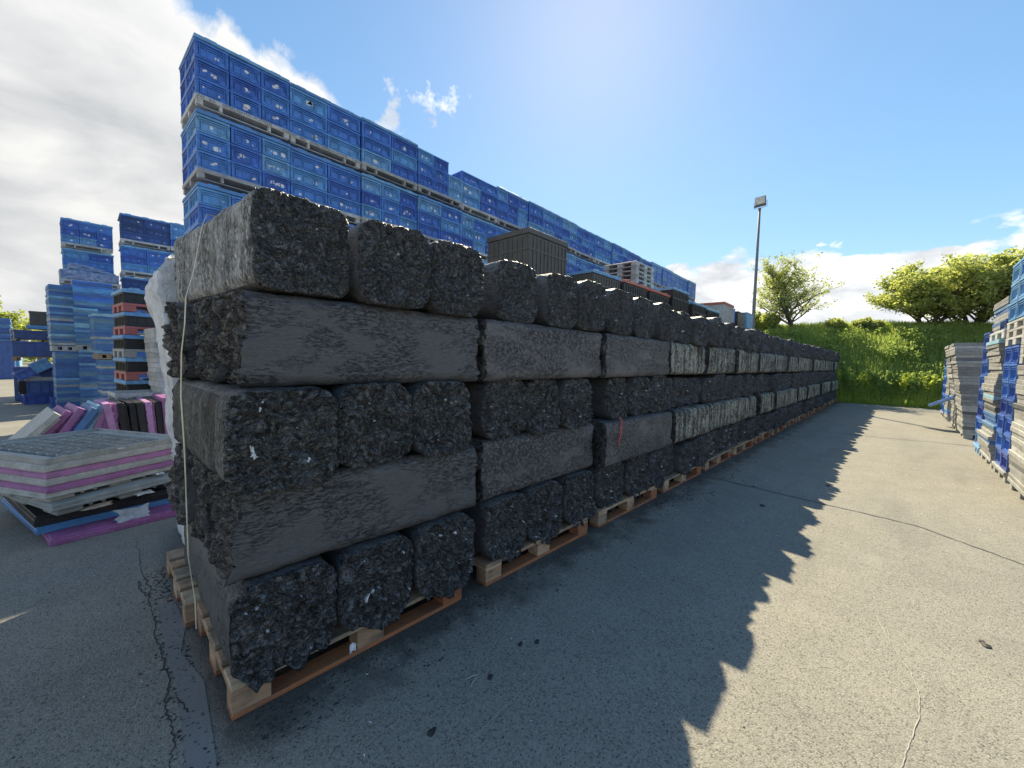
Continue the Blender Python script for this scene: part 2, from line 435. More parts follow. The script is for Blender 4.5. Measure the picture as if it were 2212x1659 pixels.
# ground
def mat_asphalt():
    m, t, b, o = newmat('asphalt')
    oc = t.n('ShaderNodeNewGeometry').outputs['Position']
    big_ = t.noise(oc, 0.55, 5.0, 0.6)
    mid_ = t.noise(oc, 2.6, 6.0, 0.65)
    agg = t.vor(oc, 150.0, 'F1')
    agg2 = t.vor(oc, 260.0, 'F1')
    fin = t.noise(oc, 160.0, 3.0, 0.7)
    ac = t.n('ShaderNodeSeparateColor', {0: agg.outputs['Color']})
    ac2 = t.n('ShaderNodeSeparateColor', {0: agg2.outputs['Color']})
    base = t.mix(t.maprange(big_.outputs[0], 0.3, 0.7), (0.262, 0.248, 0.205), (0.325, 0.306, 0.250))
    base = t.mix(t.maprange(mid_.outputs[0], 0.42, 0.75, 0.0, 0.35), base, (0.185, 0.176, 0.150))
    # aggregate: pale and dark chips
    base = t.mix(t.maprange(ac.outputs[0], 0.0, 1.0, 0.0, 1.0), t.mix(0.38, base, (0.07, 0.07, 0.065)), t.mix(0.28, base, (0.46, 0.44, 0.38)))
    chip = t.math('MULTIPLY', t.math('GREATER_THAN', ac2.outputs[1], 0.965), t.math('LESS_THAN', agg2.outputs[0], 0.42))
    base = t.mix(t.math('MULTIPLY', chip, 0.75), base, (0.52, 0.50, 0.45))
    hole = t.math('GREATER_THAN', ac.outputs[2], 0.93)
    base = t.mix(t.math('MULTIPLY', hole, 0.55), base, (0.03, 0.03, 0.03))
    st1 = t.noise(t.vmath('MULTIPLY', oc, (0.25, 1.6, 1)).outputs[0], 1.1, 5.0, 0.6, 0.4)
    base = t.mix(t.maprange(st1.outputs[0], 0.52, 0.72, 0.0, 0.30), base, (0.10, 0.10, 0.095))
    st2 = t.noise(oc, 1.3, 6.0, 0.68, 0.6)
    base = t.mix(t.maprange(st2.outputs[0], 0.60, 0.70, 0.0, 0.28), base, (0.33, 0.32, 0.28))
    st3 = t.noise(oc, 6.0, 5.0, 0.75, 0.2)
    base = t.mix(t.maprange(st3.outputs[0], 0.66, 0.72, 0.0, 0.5), base, (0.08, 0.08, 0.075))
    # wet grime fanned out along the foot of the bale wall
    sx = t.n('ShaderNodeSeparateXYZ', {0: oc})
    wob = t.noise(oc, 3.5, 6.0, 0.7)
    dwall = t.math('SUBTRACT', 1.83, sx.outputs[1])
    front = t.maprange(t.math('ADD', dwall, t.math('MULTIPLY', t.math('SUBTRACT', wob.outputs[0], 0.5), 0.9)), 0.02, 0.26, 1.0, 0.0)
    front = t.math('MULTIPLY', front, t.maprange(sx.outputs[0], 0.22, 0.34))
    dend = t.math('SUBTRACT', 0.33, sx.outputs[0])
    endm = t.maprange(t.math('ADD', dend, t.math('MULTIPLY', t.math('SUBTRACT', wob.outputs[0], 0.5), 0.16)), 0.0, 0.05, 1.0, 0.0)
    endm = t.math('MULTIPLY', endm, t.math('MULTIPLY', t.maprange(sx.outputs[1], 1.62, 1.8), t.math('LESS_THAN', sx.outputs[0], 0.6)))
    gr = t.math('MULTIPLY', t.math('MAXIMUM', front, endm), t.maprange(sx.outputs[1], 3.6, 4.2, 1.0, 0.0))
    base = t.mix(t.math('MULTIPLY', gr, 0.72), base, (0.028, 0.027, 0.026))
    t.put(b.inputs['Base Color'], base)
    t.put(b.inputs['Roughness'], t.maprange(mid_.outputs[0], 0.3, 0.7, 0.68, 0.85))
    b.inputs['Specular IOR Level'].default_value = 0.35
    h = t.math('ADD', t.math('MULTIPLY', agg.outputs[0], -0.6), t.math('MULTIPLY', fin.outputs[0], 0.5))
    h = t.math('ADD', h, t.math('MULTIPLY', mid_.outputs[0], 1.2))
    bump(t, b, h, 0.6, 0.006)
    return m
M_asphalt = mat_asphalt()
def mat_plain(name, c0, c1, rough=0.9, sc=14.0):
    m, t, b, o = newmat(name)
    nn = t.noise(t.n('ShaderNodeNewGeometry').outputs['Position'], sc, 5.0, 0.6)
    t.put(b.inputs['Base Color'], t.mix(t.maprange(nn.outputs[0], 0.3, 0.7), c0, c1)); b.inputs['Roughness'].default_value = rough
    return m
M_crack = mat_plain('crack_dark', (0.03, 0.03, 0.03), (0.06, 0.06, 0.06))
M_seam = mat_plain('seam_tar', (0.11, 0.11, 0.11), (0.17, 0.17, 0.16))
M_patch = mat_plain('smooth_asphalt', (0.19, 0.192, 0.188), (0.225, 0.225, 0.215), 0.8, 60.0)
M_soil = mat_plain('field_soil', (0.03, 0.05, 0.015), (0.07, 0.09, 0.03), 0.95, 0.6)

# ------------------------------------------------------------------ ground
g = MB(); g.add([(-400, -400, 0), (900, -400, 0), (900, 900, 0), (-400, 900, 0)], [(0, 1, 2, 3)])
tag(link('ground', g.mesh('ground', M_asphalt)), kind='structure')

def strip(name, pts, wfun, z, mat, seed=0, sub=1, jag=0.0):
    r = random.Random(seed)
    P = []
    for a, b_ in zip(pts[:-1], pts[1:]):
        for i in range(sub):
            f = i / sub
            P.append(Vector((a[0] + (b_[0] - a[0]) * f, a[1] + (b_[1] - a[1]) * f, 0)))
    P.append(Vector((*pts[-1][:2], 0)))
    P = [p + Vector((r.uniform(-jag, jag), r.uniform(-jag, jag), 0)) for p in P]
    vs = []; n = len(P)
    for i, p in enumerate(P):
        d = (P[min(i + 1, n - 1)] - P[max(i - 1, 0)]).normalized(); nrm = Vector((-d.y, d.x, 0))
        wd = wfun(i / (n - 1)) * r.uniform(0.5, 1.4)
        vs += [p + nrm * wd + Vector((0, 0, z)), p - nrm * wd + Vector((0, 0, z))]
    m_ = MB(); m_.add(vs, [(2 * i, 2 * i + 1, 2 * i + 3, 2 * i + 2) for i in range(n - 1)])
    return tag(link(name, m_.mesh(name, mat)), kind='structure')

crack = [(0.16, 4.31), (0.16, 3.94), (0.15, 3.68), (0.18, 3.31), (0.155, 3.16), (0.175, 2.94), (0.16, 2.76), (0.17, 2.61), (0.175, 2.48), (0.18, 2.28), (0.15, 2.17), (0.155, 2.05), (0.16, 1.93), (0.13, 1.8), (0.15, 1.6), (0.11, 1.4)]
strip('ground_crack', crack, lambda f: 0.0024 * (0.35 + math.sin(f * 3.0)), 0.004, M_crack, 3, 7, 0.008)
strip('ground_crack', [(0.17, 2.2), (0.20, 2.14), (0.21, 2.05)], lambda f: 0.003, 0.004, M_crack, 4, 6, 0.006)
strip('ground_crack', [(0.17, 3.2), (0.14, 3.32), (0.13, 3.5)], lambda f: 0.003, 0.004, M_crack, 5, 6, 0.007)
strip('ground_seam', [(5.9, 3.4), (5.66, 1.9), (5.5, 0.67), (5.42, -0.2), (4.96, -0.79), (4.9, -1.3), (4.75, -8)], lambda f: 0.010, 0.004, M_seam, 6, 12, 0.010)
strip('ground_seam', [(11.6, 1.8), (11.78, 0.2), (12.4, -3)], lambda f: 0.012, 0.004, M_seam, 7, 12, 0.012)
M_scr = mat_plain('scratch_pale', (0.50, 0.48, 0.42), (0.40, 0.385, 0.34))
strip('ground_scratch', [[3.238, 0.011], [2.944, -0.059], [2.76, -0.128], [2.592, -0.156], [2.434, -0.152], [2.241, -0.124], [2.055, -0.093]], lambda f: 0.0016, 0.004, M_scr, 11, 8, 0.003)
strip('ground_scratch', [[2.713, 1.248], [2.256, 1.215], [1.795, 1.181], [1.485, 1.158], [1.173, 1.135], [0.979, 1.121]], lambda f: 0.0009, 0.004, M_scr, 12, 14, 0.003)
strip('ground_scratch', [(1.30, 0.9), (1.16, 1.02), (1.05, 1.13)], lambda f: 0.0007, 0.004, M_scr, 13, 9, 0.003)
pm = MB()
pp = [(0.20, 1.2), (0.26, 1.75), (0.29, 2.2), (0.24, 2.5), (0.29, 2.75), (0.27, 3.05), (0.20, 3.1), (0.19, 2.6), (0.20, 2.2), (0.185, 1.95), (0.17, 1.6), (0.14, 1.2)]
pm.add([(x, y, 0.003) for x, y in pp], [tuple(range(len(pp)))])
tag(link('ground_patch', pm.mesh('ground_patch', M_patch)), kind='structure')


# ------------------------------------------------------------------ bales
def fb(x, y, z, o=4):
    return noise.fractal(Vector((x, y, z)), 1.0, 2.0, o)

def bale_mesh(name, seed, L, Wd, H, n_end, n_len, mats, amp=0.016, torn=0.0, groove=0.0, flake=24.0, torn_neg=None, rr=0.07, sag=0.0):
    """long axis = local X, cut ends at +-L/2, cross-section with rounded corners; materials: 0 ends, 1 sides, 2 side at +Y (optional)"""
    r = random.Random(seed)
    off = Vector((r.uniform(-50, 50), r.uniform(-50, 50), r.uniform(-50, 50)))
    ny = nz = n_end; nx = n_len
    idx = {}; V = []; F = []; MI = []
    def pt(i, j, k):
        key = (i, j, k)
        if key in idx: return idx[key]
        u = i / nx
        u = 0.5 + 0.5 * math.copysign(abs(2 * u - 1) ** 0.8, 2 * u - 1)
        x = (u - 0.5) * L; y = (j / ny - 0.5) * Wd; z = (k / nz - 0.5) * H
        hy, hz = Wd / 2 - rr, H / 2 - rr
        qy = max(-hy, min(hy, y)); qz = max(-hz, min(hz, z))
        dy, dz_ = y - qy, z - qz
        mxn = max(abs(dy), abs(dz_))
        if mxn > 1e-9 and abs(dy) > 1e-9 and abs(dz_) > 1e-9:
            l = math.hypot(dy, dz_); dy *= mxn / l; dz_ *= mxn / l
        y, z = qy + dy, qz + dz_
        p = Vector((x, y, z)); P = p + off
        side = (j in (0, ny)) or (k in (0, nz))
        end = i in (0, nx)
        # slow swelling of the section
        s = 1 + 0.035 * noise.noise(P * 1.7)
        out = Vector((0, y, z)); lo = out.length
        if lo > 1e-6: out /= lo
        y *= s; z *= s * (1 + 0.02 * noise.noise(P * 2.3 + Vector((9, 0, 0))))
        dx = 0.0
        t_here = torn if (torn_neg is None or i > nx / 2) else torn_neg
        if end or (t_here > 0 and abs(x) > L / 2 - 0.10):
            sg = 1 if i > nx / 2 else -1
            q = P + noise.turbulence_vector(P * 5, 2, False) * 0.075
            if n_end > 20:
                dist, pts_ = noise.voronoi(Vector((q.x, q.y * flake, q.z * flake * 1.25)))
                e = min(1.0, (dist[1] - dist[0]) * 4.0)
                cc_ = noise.cell_vector(pts_[0] * 7.31)
                rl_ = Vector((0, q.y * flake, q.z * flake * 1.25)) - Vector((0, pts_[0].y, pts_[0].z))
                h = 0.30 * e + 0.30 * cc_.x + (rl_.y * (cc_.y - .5) + rl_.z * (cc_.z - .35)) * 0.8 + 0.30 * fb(q.x * 13, q.y * 13, q.z * 13, 4) + 0.35 * noise.noise(P * 5.0)
            else:
                h = 0.6 * fb(q.x * 14, q.y * 14, q.z * 14, 3) + 0.3
            a = amp if end else 0.0
            if t_here > 0:
                h2 = fb(q.x * 7, q.y * 7, q.z * 7, 5)
                a2 = t_here * (1.0 if end else (abs(x) - (L / 2 - 0.10)) / 0.10)
                dx += sg * h2 * a2
                y += out.y * 0.35 * h2 * a2; z += out.z * 0.35 * h2 * a2
            dx += sg * (h - 0.5) * a
            if end and side:
                dx -= sg * 0.010
                tt = noise.noise(P * 30) * 0.008; y += out.y * tt; z += out.z * tt
            if end and sag and z < 0:
                m_ = min(1.0, (-z) / (H / 2)); e2 = fb(P.y * 9, 1.7, 3.1 + sg, 4)
                z -= sag * m_ ** 3 * (0.5 + 0.9 * e2); dx += sg * 0.03 * m_ ** 2 * (0.6 + e2)
        if not end:
            t2 = 0.006 * noise.noise(P * 9) + 0.003 * noise.noise(P * 25)
            if groove:
                t2 += groove * (abs(noise.noise(Vector((P.x * 9.0, 3.3, P.z * 0.8)))) * 1.4 - 0.5)
            y += out.y * t2; z += out.z * t2
        V.append((x + dx, y, z)); idx[key] = len(V) - 1
        return idx[key]
    def quad(a, b_, c, d, mi): F.append((a, b_, c, d)); MI.append(mi)
    for j in range(ny):
        for k in range(nz):
            quad(pt(nx, j, k), pt(nx, j + 1, k), pt(nx, j + 1, k + 1), pt(nx, j, k + 1), 0)
            quad(pt(0, j, k), pt(0, j, k + 1), pt(0, j + 1, k + 1), pt(0, j + 1, k), 0)
    for i in range(nx):
        for j in range(ny):
            quad(pt(i, j, nz), pt(i + 1, j, nz), pt(i + 1, j + 1, nz), pt(i, j + 1, nz), 1)
            quad(pt(i, j, 0), pt(i, j + 1, 0), pt(i + 1, j + 1, 0), pt(i + 1, j, 0), 1)
        for k in range(nz):
            quad(pt(i, 0, k), pt(i + 1, 0, k), pt(i + 1, 0, k + 1), pt(i, 0, k + 1), 2 if len(mats) > 2 else 1)
            quad(pt(i, ny, k), pt(i, ny, k + 1), pt(i + 1, ny, k + 1), pt(i + 1, ny, k), 1)
    me = bpy.data.meshes.new(name)
    me.from_pydata(V, [], F)
    for m in mats: me.materials.append(m)
    me.polygons.foreach_set('material_index', MI)
    me.polygons.foreach_set('use_smooth', [True] * len(F))
    me.update()
    return me

LB = 1.24      # bale length
Z = [0.144, 0.552, 0.957, 1.362, 1.765, 2.172]
TN = ['bottom', 'second', 'middle', 'fourth', 'top']
end_hi = [bale_mesh('bale_end_hi', 100 + i, LB, .425, .405, 60, 34, [M_bale_end, M_bale_side], 0.050, rr=0.11, sag=0.01) for i in range(4)]
end_sag = [bale_mesh('bale_end_sag', 120 + i, LB, .425, .405, 60, 34, [M_bale_end, M_bale_side], 0.052, rr=0.11, sag=0.05) for i in range(3)]
end_fine = [bale_mesh('bale_end_fine', 140 + i, LB, .425, .405, 60, 34, [M_bale_end2, M_bale_side], 0.034, rr=0.10, flake=27.0) for i in range(3)]
end_lo = [bale_mesh('bale_end_lo', 160 + i, LB, .41, .40, 20, 16, [M_bale_end if i % 2 else M_bale_end2, M_bale_side], 0.05, torn=0.035, rr=0.095) for i in range(5)]
long_side = [bale_mesh('bale_long', 180 + i, 1.33, .42, .405, 20, 60, [M_bale_torn, m_], 0.03, torn=0.03, rr=0.05) for i, m_ in enumerate([M_bale_side, M_bale_brown, M_bale_brown])]
long_dusty = [bale_mesh('bale_long_dusty', 190 + i, 1.30, .42, .40, 16, 90, [M_bale_torn, M_bale_dusty], 0.03, torn=0.03, groove=0.022, rr=0.06) for i in range(3)]
long_plain_lo = [bale_mesh('bale_long_lo', 197, 1.28, .41, .395, 8, 16, [M_bale_torn, M_bale_side], 0.03, torn=0.03)]

# where the bale fronts stand along the wall (metres from the photographer), measured module by module
MOD = 16
X0 = [0.33 + 1.385 * k for k in range(MOD)]
t1 = {0: [(.33, .745), (.76, 1.17), (1.19, 1.60)], 1: [(1.73, 2.15), (2.16, 2.56), (2.63, 3.04)], 2: [(3.14, 3.60), (3.66, 4.10), (4.11, 4.52)]}
t3 = {0: [(.32, .75), (.755, 1.16), (1.165, 1.57)], 1: [(1.74, 2.17), (2.17, 2.56), (2.57, 2.99)], 2: [(3.30, 3.68), (3.70, 4.12), (4.14, 4.52)]}
t5 = {0: [(.45, .865), (.87, 1.275), (1.28, 1.665)], 1: [(1.84, 2.24), (2.36, 2.75), (2.755, 3.13)], 2: [(3.22, 3.64), (3.74, 4.16), (4.22, 4.55)]}
GB = 'black bales stacked in the long wall'

def scrap_mesh(seed):
    r = random.Random(seed); m_ = MB(); nn = 11; pts = []
    for k in range(nn):
        an = 2 * math.pi * k / nn; q = r.uniform(0.25, 1.0) * (1.0 if k % 2 else 0.65)
        pts.append((math.cos(an) * q, math.sin(an) * q * r.uniform(.4, .8)))
    top = [(r.uniform(.1, .5), u, v) for u, v in pts]; bot = [(-1.2, u * .6, v * .6) for u, v in pts]
    m_.add(top + bot + [(.7, 0, 0)], [(k, (k + 1) % nn, 2 * nn) for k in range(nn)] + [((k + 1) % nn, k, nn + k, nn + (k + 1) % nn) for k in range(nn)])
    return m_.mesh('film_scrap', M_scrap)
SCR = [scrap_mesh(i) for i in range(9)]
def scraps(parent, n, seed, sx=1, L=LB, size=(0.005, 0.014), big=None):
    """torn bits of white film caught in the cut face, each a small part of the bale"""
    r = random.Random(seed)
    items = [(r.uniform(-.17, .17), r.uniform(-.16, .16), r.uniform(*size)) for _ in range(n)] + (big or [])
    for (a, b_, q) in items:
        link('film_scrap', r.choice(SCR), parent, (sx * (L / 2 + 0.012), a, b_), (r.uniform(0, 6.28), 0, 0), (sx * 0.012, q, q * r.uniform(.3, 1.0)))

nb_ = {1: 0, 3: 0, 5: 0}
for k in range(MOD):
    far_ = k >= 3
    for tier, tab in ((1, t1), (3, t3), (5, t5)):
        if k in tab: xs = tab[k]
        else:
            x0 = X0[k] + rnd.uniform(-.03, .03); xs = []
            gp = rnd.choice([0, 1, 2])
            for j in range(3):
                wj = .40 + rnd.uniform(-.03, .02)
                xs.append((x0, x0 + wj)); x0 += wj + (.10 if j == gp else .02)
        z0, z1 = Z[tier - 1], Z[tier]
        for j, (a, b_) in enumerate(xs):
            nb_[tier] += 1
            if far_: me = end_lo[(k * 3 + j + tier) % 5]
            elif tier == 1: me = end_sag[(j + k) % 3]
            elif tier == 5: me = end_fine[(j + k * 2) % 3]
            else: me = end_hi[(j + k) % 4]
            yf = 1.87 + (rnd.uniform(-.02, .03) if not far_ else rnd.uniform(-.05, .05)) + (0.03 if tier == 5 and k == 1 and j == 0 else 0)
            if not far_ and tier == 3 and k == 0: yf = 1.82 if j == 0 else 1.86
            if tier == 1 and k == 0: yf = 1.84
            if tier == 3 and k >= 1: yf += .045
            if tier == 5 and k >= 1: yf += .02
            o = link('black_bale', me)
            hz_ = rnd.uniform(-.012, .012) if not far_ else rnd.uniform(-.07, .0)
            if k == 0 and tier == 5 and j == 0: hz_ = 0.02
            o.location = ((a + b_) / 2, yf + LB / 2, (z0 + z1) / 2 + hz_ / 2)
            flip = (j + k + tier) % 2 and tier != 1 and not (j == 0 and k == 0)
            rl = R(180) if ((k * 7 + j * 3 + tier) % 4 >= 2 and tier != 1 and not (j == 0 and k == 0)) else 0.0
            o.rotation_euler = (rl, 0, R(90 if flip else -90) + rnd.uniform(-.012, .012))
            if k == 0 and j == 0:
                # the exposed flank of the first bale in this tier has its own look
                me2 = bale_mesh('bale_corner', 210 + tier, LB, .425, .405, 60, 60,
                                [{1: M_bale_end, 3: M_bale_end, 5: M_bale_end2}[tier], M_bale_side, {1: M_bale_side, 3: M_bale_pitted2, 5: M_bale_pitted}[tier]],
                                {1: .052, 3: .055, 5: .034}[tier], groove=0.01, rr={1: .10, 3: .085, 5: .07}[tier], flake={1: 20, 3: 17, 5: 27}[tier], sag=0.06 if tier == 1 else (0.03 if tier == 3 else 0))
                o.data = me2; o.rotation_euler = (0, 0, R(-90) + {1: 0, 3: 0.03, 5: 0.09}[tier])
                o.location.x -= {1: 0.0, 3: 0.018, 5: 0.075}[tier]
            hh = (z1 - z0) * (1 + hz_)
            o.scale = (1, (b_ - a) / .425, hh / .405 * (1.0 if tier == 5 else 1.0))
            tag(o, 'black bale, cut end out, %s in the %s tier from the left end' % (ordw(nb_[tier]), TN[tier - 1]), 'bale', GB)
            sgn = -1 if flip else 1
            if not far_ or (k * 3 + j) % 2 == 0:
                n_ = {1: 5, 3: 4, 5: 1}[tier] if k < 3 else 2
                bigs = None
                if tier == 3 and k == 0 and j == 0: bigs = [(-.13, -.03, .04), (-.125, -.055, .03), (.08, -.105, .022), (-.10, .13, .018)]
                if tier == 1 and k == 0 and j == 1: bigs = [(-.08, -.05, .035), (.13, .12, .02), (-.05, -.02, .02)]
                if tier == 1 and k == 0 and j == 2: bigs = [(.04, .12, .030), (-.07, .14, .016)]
                if tier == 1 and k == 4: n_ = 12
                scraps(o, n_, k * 31 + j * 7 + tier, sgn, LB, (0.004, 0.013) if not far_ else (0.006, 0.02), bigs)

ends24 = {4: [(.39, 1.66), (1.70, 3.08), (3.13, 4.52), (4.60, 5.78)], 2: [(.34, 1.65), (1.72, 3.04), (3.10, 4.52), (4.60, 5.86)]}
for tier in (2, 4):
    z0, z1 = Z[tier - 1], Z[tier]
    for k in range(MOD):
        if k < 4: a, b_ = ends24[tier][k]
        else:
            a = X0[k] + rnd.uniform(-.03, .06); b_ = a + rnd.uniform(1.20, 1.32)
        for row in range(3):
            o = link('black_bale', None) if False else None
            if row == 0:
                if k == 0: me = long_side[0]
                elif k == 1: me = long_side[1]
                elif k == 2 and tier == 2: me = long_side[2]
                elif k == 2: me = long_side[1]
                else: me = long_dusty[k % 3]
            else:
                me = long_side[0] if k == 0 else long_plain_lo[0]
            if k == 0:
                me = bale_mesh('bale_end_face', 300 + tier * 10 + row, 1.33, .42, .405, 40, 60, [M_bale_torn, M_bale_side], 0.05,
                               torn=0.02, torn_neg={4: 0.04, 2: 0.03}[tier], rr=0.06, flake=17.0)
            o = link('black_bale', me)
            y0 = 1.87 + row * .425 + (rnd.uniform(-.02, .03) if row == 0 else 0)
            if tier == 2 and k >= 2: y0 -= 0.05 * (row == 0)
            if row == 0 and (k < 2 or tier == 4): y0 += .025
            ln = 1.33 if me not in long_dusty and me not in long_plain_lo else 1.29
            dxl = {0: 0.0, 1: -.03, 2: -.10}[row] if k == 0 else 0
            if k == 0 and tier == 2: dxl = {0: 0, 1: -.02, 2: -.06}[row]
            o.location = ((a + b_) / 2 + dxl, y0 + .21, (z0 + z1) / 2)
            o.scale = ((b_ - a) / ln, 1, (z1 - z0) / .405)
            o.rotation_euler = (0, 0, rnd.uniform(-.012, .012))
            kind_ = 'smooth dark' if k < 2 else ('pitted' if k == 2 else 'dusty ribbed')
            if row == 0:
                tag(o, '%s bale laid lengthwise in the %s tier, %s from the left end' % (kind_, TN[tier - 1], ordw(k + 1)), 'bale', GB)
            elif k == 0:
                tag(o, 'black bale with a torn left end, %s from the front in the %s tier' % (ORD[row], TN[tier - 1]), 'bale', GB)
            else:
                tag(o, 'black bale hidden %s the front bale %s in the %s tier' % ('just behind' if row == 1 else 'at the back behind', ordw(k + 1), TN[tier - 1]), 'bale', GB)

# wooden pallets under the wall
def pallet_parts():
    P = []
    def part(nm_, bs, mat):
        m_ = MB()
        for b_ in bs: m_.bbox(*b_, b=0.003)
        P.append((nm_, m_.mesh(nm_, mat)))
    for y0, wd in ((0, .145), (.190, .10), (.327, .145), (.51, .10), (.655, .145)):
        part('deck_board', [(0, 1.2, y0, y0 + wd, .1225, .1445)], M_wood)
    for x0 in (0, .527, 1.055):
        part('cross_board', [(x0, x0 + .145, 0, .8, .1005, .1223)], M_wood)
    for x0 in (0.001, .528, 1.056):
        for y0, wd in ((0.001, .098), (.328, .143), (.70, .098)):
            part('block', [(x0, x0 + .143, y0, y0 + wd, .0225, .1003)], M_wood_red if (y0 < .1 and x0 > .9) else M_wood)
    for y0, wd in ((0, .10), (.327, .145), (.699, .10)):
        part('bottom_board', [(0, 1.2, y0, y0 + wd, 0.0, .0223)], M_wood_red)
    return P
PP = pallet_parts()
def build_pallet():
    root = bpy.data.objects.new('wooden_pallet', None); COL.objects.link(root)
    for nm_, me in PP: link(nm_, me, root)
    return root
pal0 = build_pallet()
first = True
for k in range(MOD):
    for row in ((0, 1) if k < 2 else (0,)):
        p = pal0 if first else copy_tree(pal0)
        first = False
        p.location = (X0[k] - (.01 if k == 0 else 0) + rnd.uniform(-.01, .02) + (.0 if row == 0 else -.03), 1.865 + row * .835 + rnd.uniform(-.015, .01), 0)
        p.rotation_euler = (0, 0, rnd.uniform(-.01, .01))
        tag(p, ('wooden pallet under the bales, %s from the left end of the wall' % ordw(k + 1)) if row == 0 else 'wooden pallet behind the %s front pallet at the left end' % ORD[k], 'pallet', 'wooden pallets under the bale wall')

# ------------------------------------------------------------------ crates, lids, plastic pallets
CW, CD, CH = 0.40, 0.60, 0.236        # crate width, length, height

def crate_mesh(name, w_, d_, h_, mat, seed=0, ribs=True, open_top=False):
    """stacking crate: recessed walls, rim band, rails, corner ribs, grip; origin at bottom centre"""
    m_ = MB(); x, y = w_ / 2 - .002, d_ / 2 - .002
    i_ = .030
    if open_top:
        t_ = .02
        m_.box(-x + i_, x - i_, -y + i_, y - i_, .006, .02)
        m_.box(-x + i_, -x + i_ + t_, -y + i_, y - i_, .02, h_ - .01); m_.box(x - i_ - t_, x - i_, -y + i_, y - i_, .02, h_ - .01)
        m_.box(-x + i_ + t_, x - i_ - t_, -y + i_, -y + i_ + t_, .02, h_ - .01); m_.box(-x + i_ + t_, x - i_ - t_, y - i_ - t_, y - i_, .02, h_ - .01)
    else:
        m_.box(-x + i_, x - i_, -y + i_, y - i_, .004, h_ - .012)
    def sides(fn):
        # four faces: (along-axis half length, face distance, matrix)
        for a in range(4):
            M = Matrix.Rotation(a * math.pi / 2, 4, 'Z')
            hl, fd = (x, y) if a % 2 == 0 else (y, x)
            fn(M, hl, fd, a)
    def deco(M, hl, fd, a):
        B = lambda x0, x1, z0, z1, dp, mi=0: m_.box(x0, x1, -fd + (i_ - dp), -fd + i_ + .002, z0, z1, mi, M)
        B(-hl + .001, hl - .001, h_ - .030, h_ - .001, i_ - .0005)       # rim
        B(-hl + .012, hl - .012, .003, .020, i_ - .004)                   # foot
        B(-hl + .004, hl - .004, h_ - .058, h_ - .046, .020)              # rails
        B(-hl + .004, hl - .004, h_ - .046 - .040, h_ - .078, .018)
        B(-hl + .004, hl - .004, .032, .040, .018)
        for sg in (-1, 1):                                                # corner posts and ribs
            for q, wd in ((.004, .016), (.034, .007), (.056, .007)):
                x0, x1 = sorted((sg * (hl - q), sg * (hl - q - wd)))
                B(x0, x1, .020, h_ - .030, .0215)
        for q in ((-.10, -.085, .085, .10) if hl > .25 else (-.052, .06)): B(q - .0035, q + .0035, .040, h_ - .086, .019)
        # grip / stacking notch block low on one side
        B(hl * .42, hl * .74, .020, .052, .0225)
        B(hl * .60, hl * .74, .052, .064, .0225)
        if a == 1: B(-.06, .06, h_ - .105, h_ - .086, .012)
    sides(deco)
    return m_.mesh(name, mat)

ME_crate = crate_mesh('blue_crate', CW, CD, CH, M_blue)
ME_crate_r = crate_mesh('blue_crate_wide', CD, CW, CH, M_blue)

def label_mesh(seed):
    """torn remains of paper labels on a crate's front"""
    r = random.Random(seed); m_ = MB()
    w0, h0 = r.uniform(.03, .062), r.uniform(.018, .042)
    nn = 12; pts = []
    for k in range(nn):
        an = 2 * math.pi * k / nn
        c, s_ = math.cos(an), math.sin(an); q = 1 / max(abs(c), abs(s_))
        f = r.uniform(.35, 1.0) if seed % 3 else r.uniform(.85, 1.0)
        pts.append((c * q * w0 * f, s_ * q * h0 * f))
    m_.add([(u, -.0005, v) for u, v in pts] + [(u, .002, v) for u, v in pts],
           [tuple(range(nn))] + [((k + 1) % nn, k, nn + k, nn + (k + 1) % nn) for k in range(nn)])
    return m_.mesh('paper_label', M_paper)
LAB = [label_mesh(i) for i in range(8)]

def add_labels(crate, fd, hl, n, r, side=0):
    rot = side * math.pi / 2
    for _ in range(n):
        u = r.uniform(-hl * .55, hl * .5); v = r.uniform(.065, .13)
        p = Matrix.Rotation(rot, 3, 'Z') @ Vector((u, -(fd - .032) - .0015, v))
        q = r.uniform(.35, .9)
        link('paper_label', r.choice(LAB), crate, p, (0, r.uniform(-.2, .2), rot), (q, 1, q))

def make_text(body, size, mat, name='lettering'):
    cu = bpy.data.curves.new('txt', 'FONT'); cu.body = body; cu.size = size; cu.align_x = 'CENTER'; cu.align_y = 'CENTER'; cu.resolution_u = 2
    to = bpy.data.objects.new('txt', cu); COL.objects.link(to)
    dg = bpy.context.evaluated_depsgraph_get(); dg.update()
    me = bpy.data.meshes.new_from_object(to.evaluated_get(dg)); me.name = name
    bpy.data.objects.remove(to); bpy.data.curves.remove(cu)
    me.materials.clear(); me.materials.append(mat)
    return me

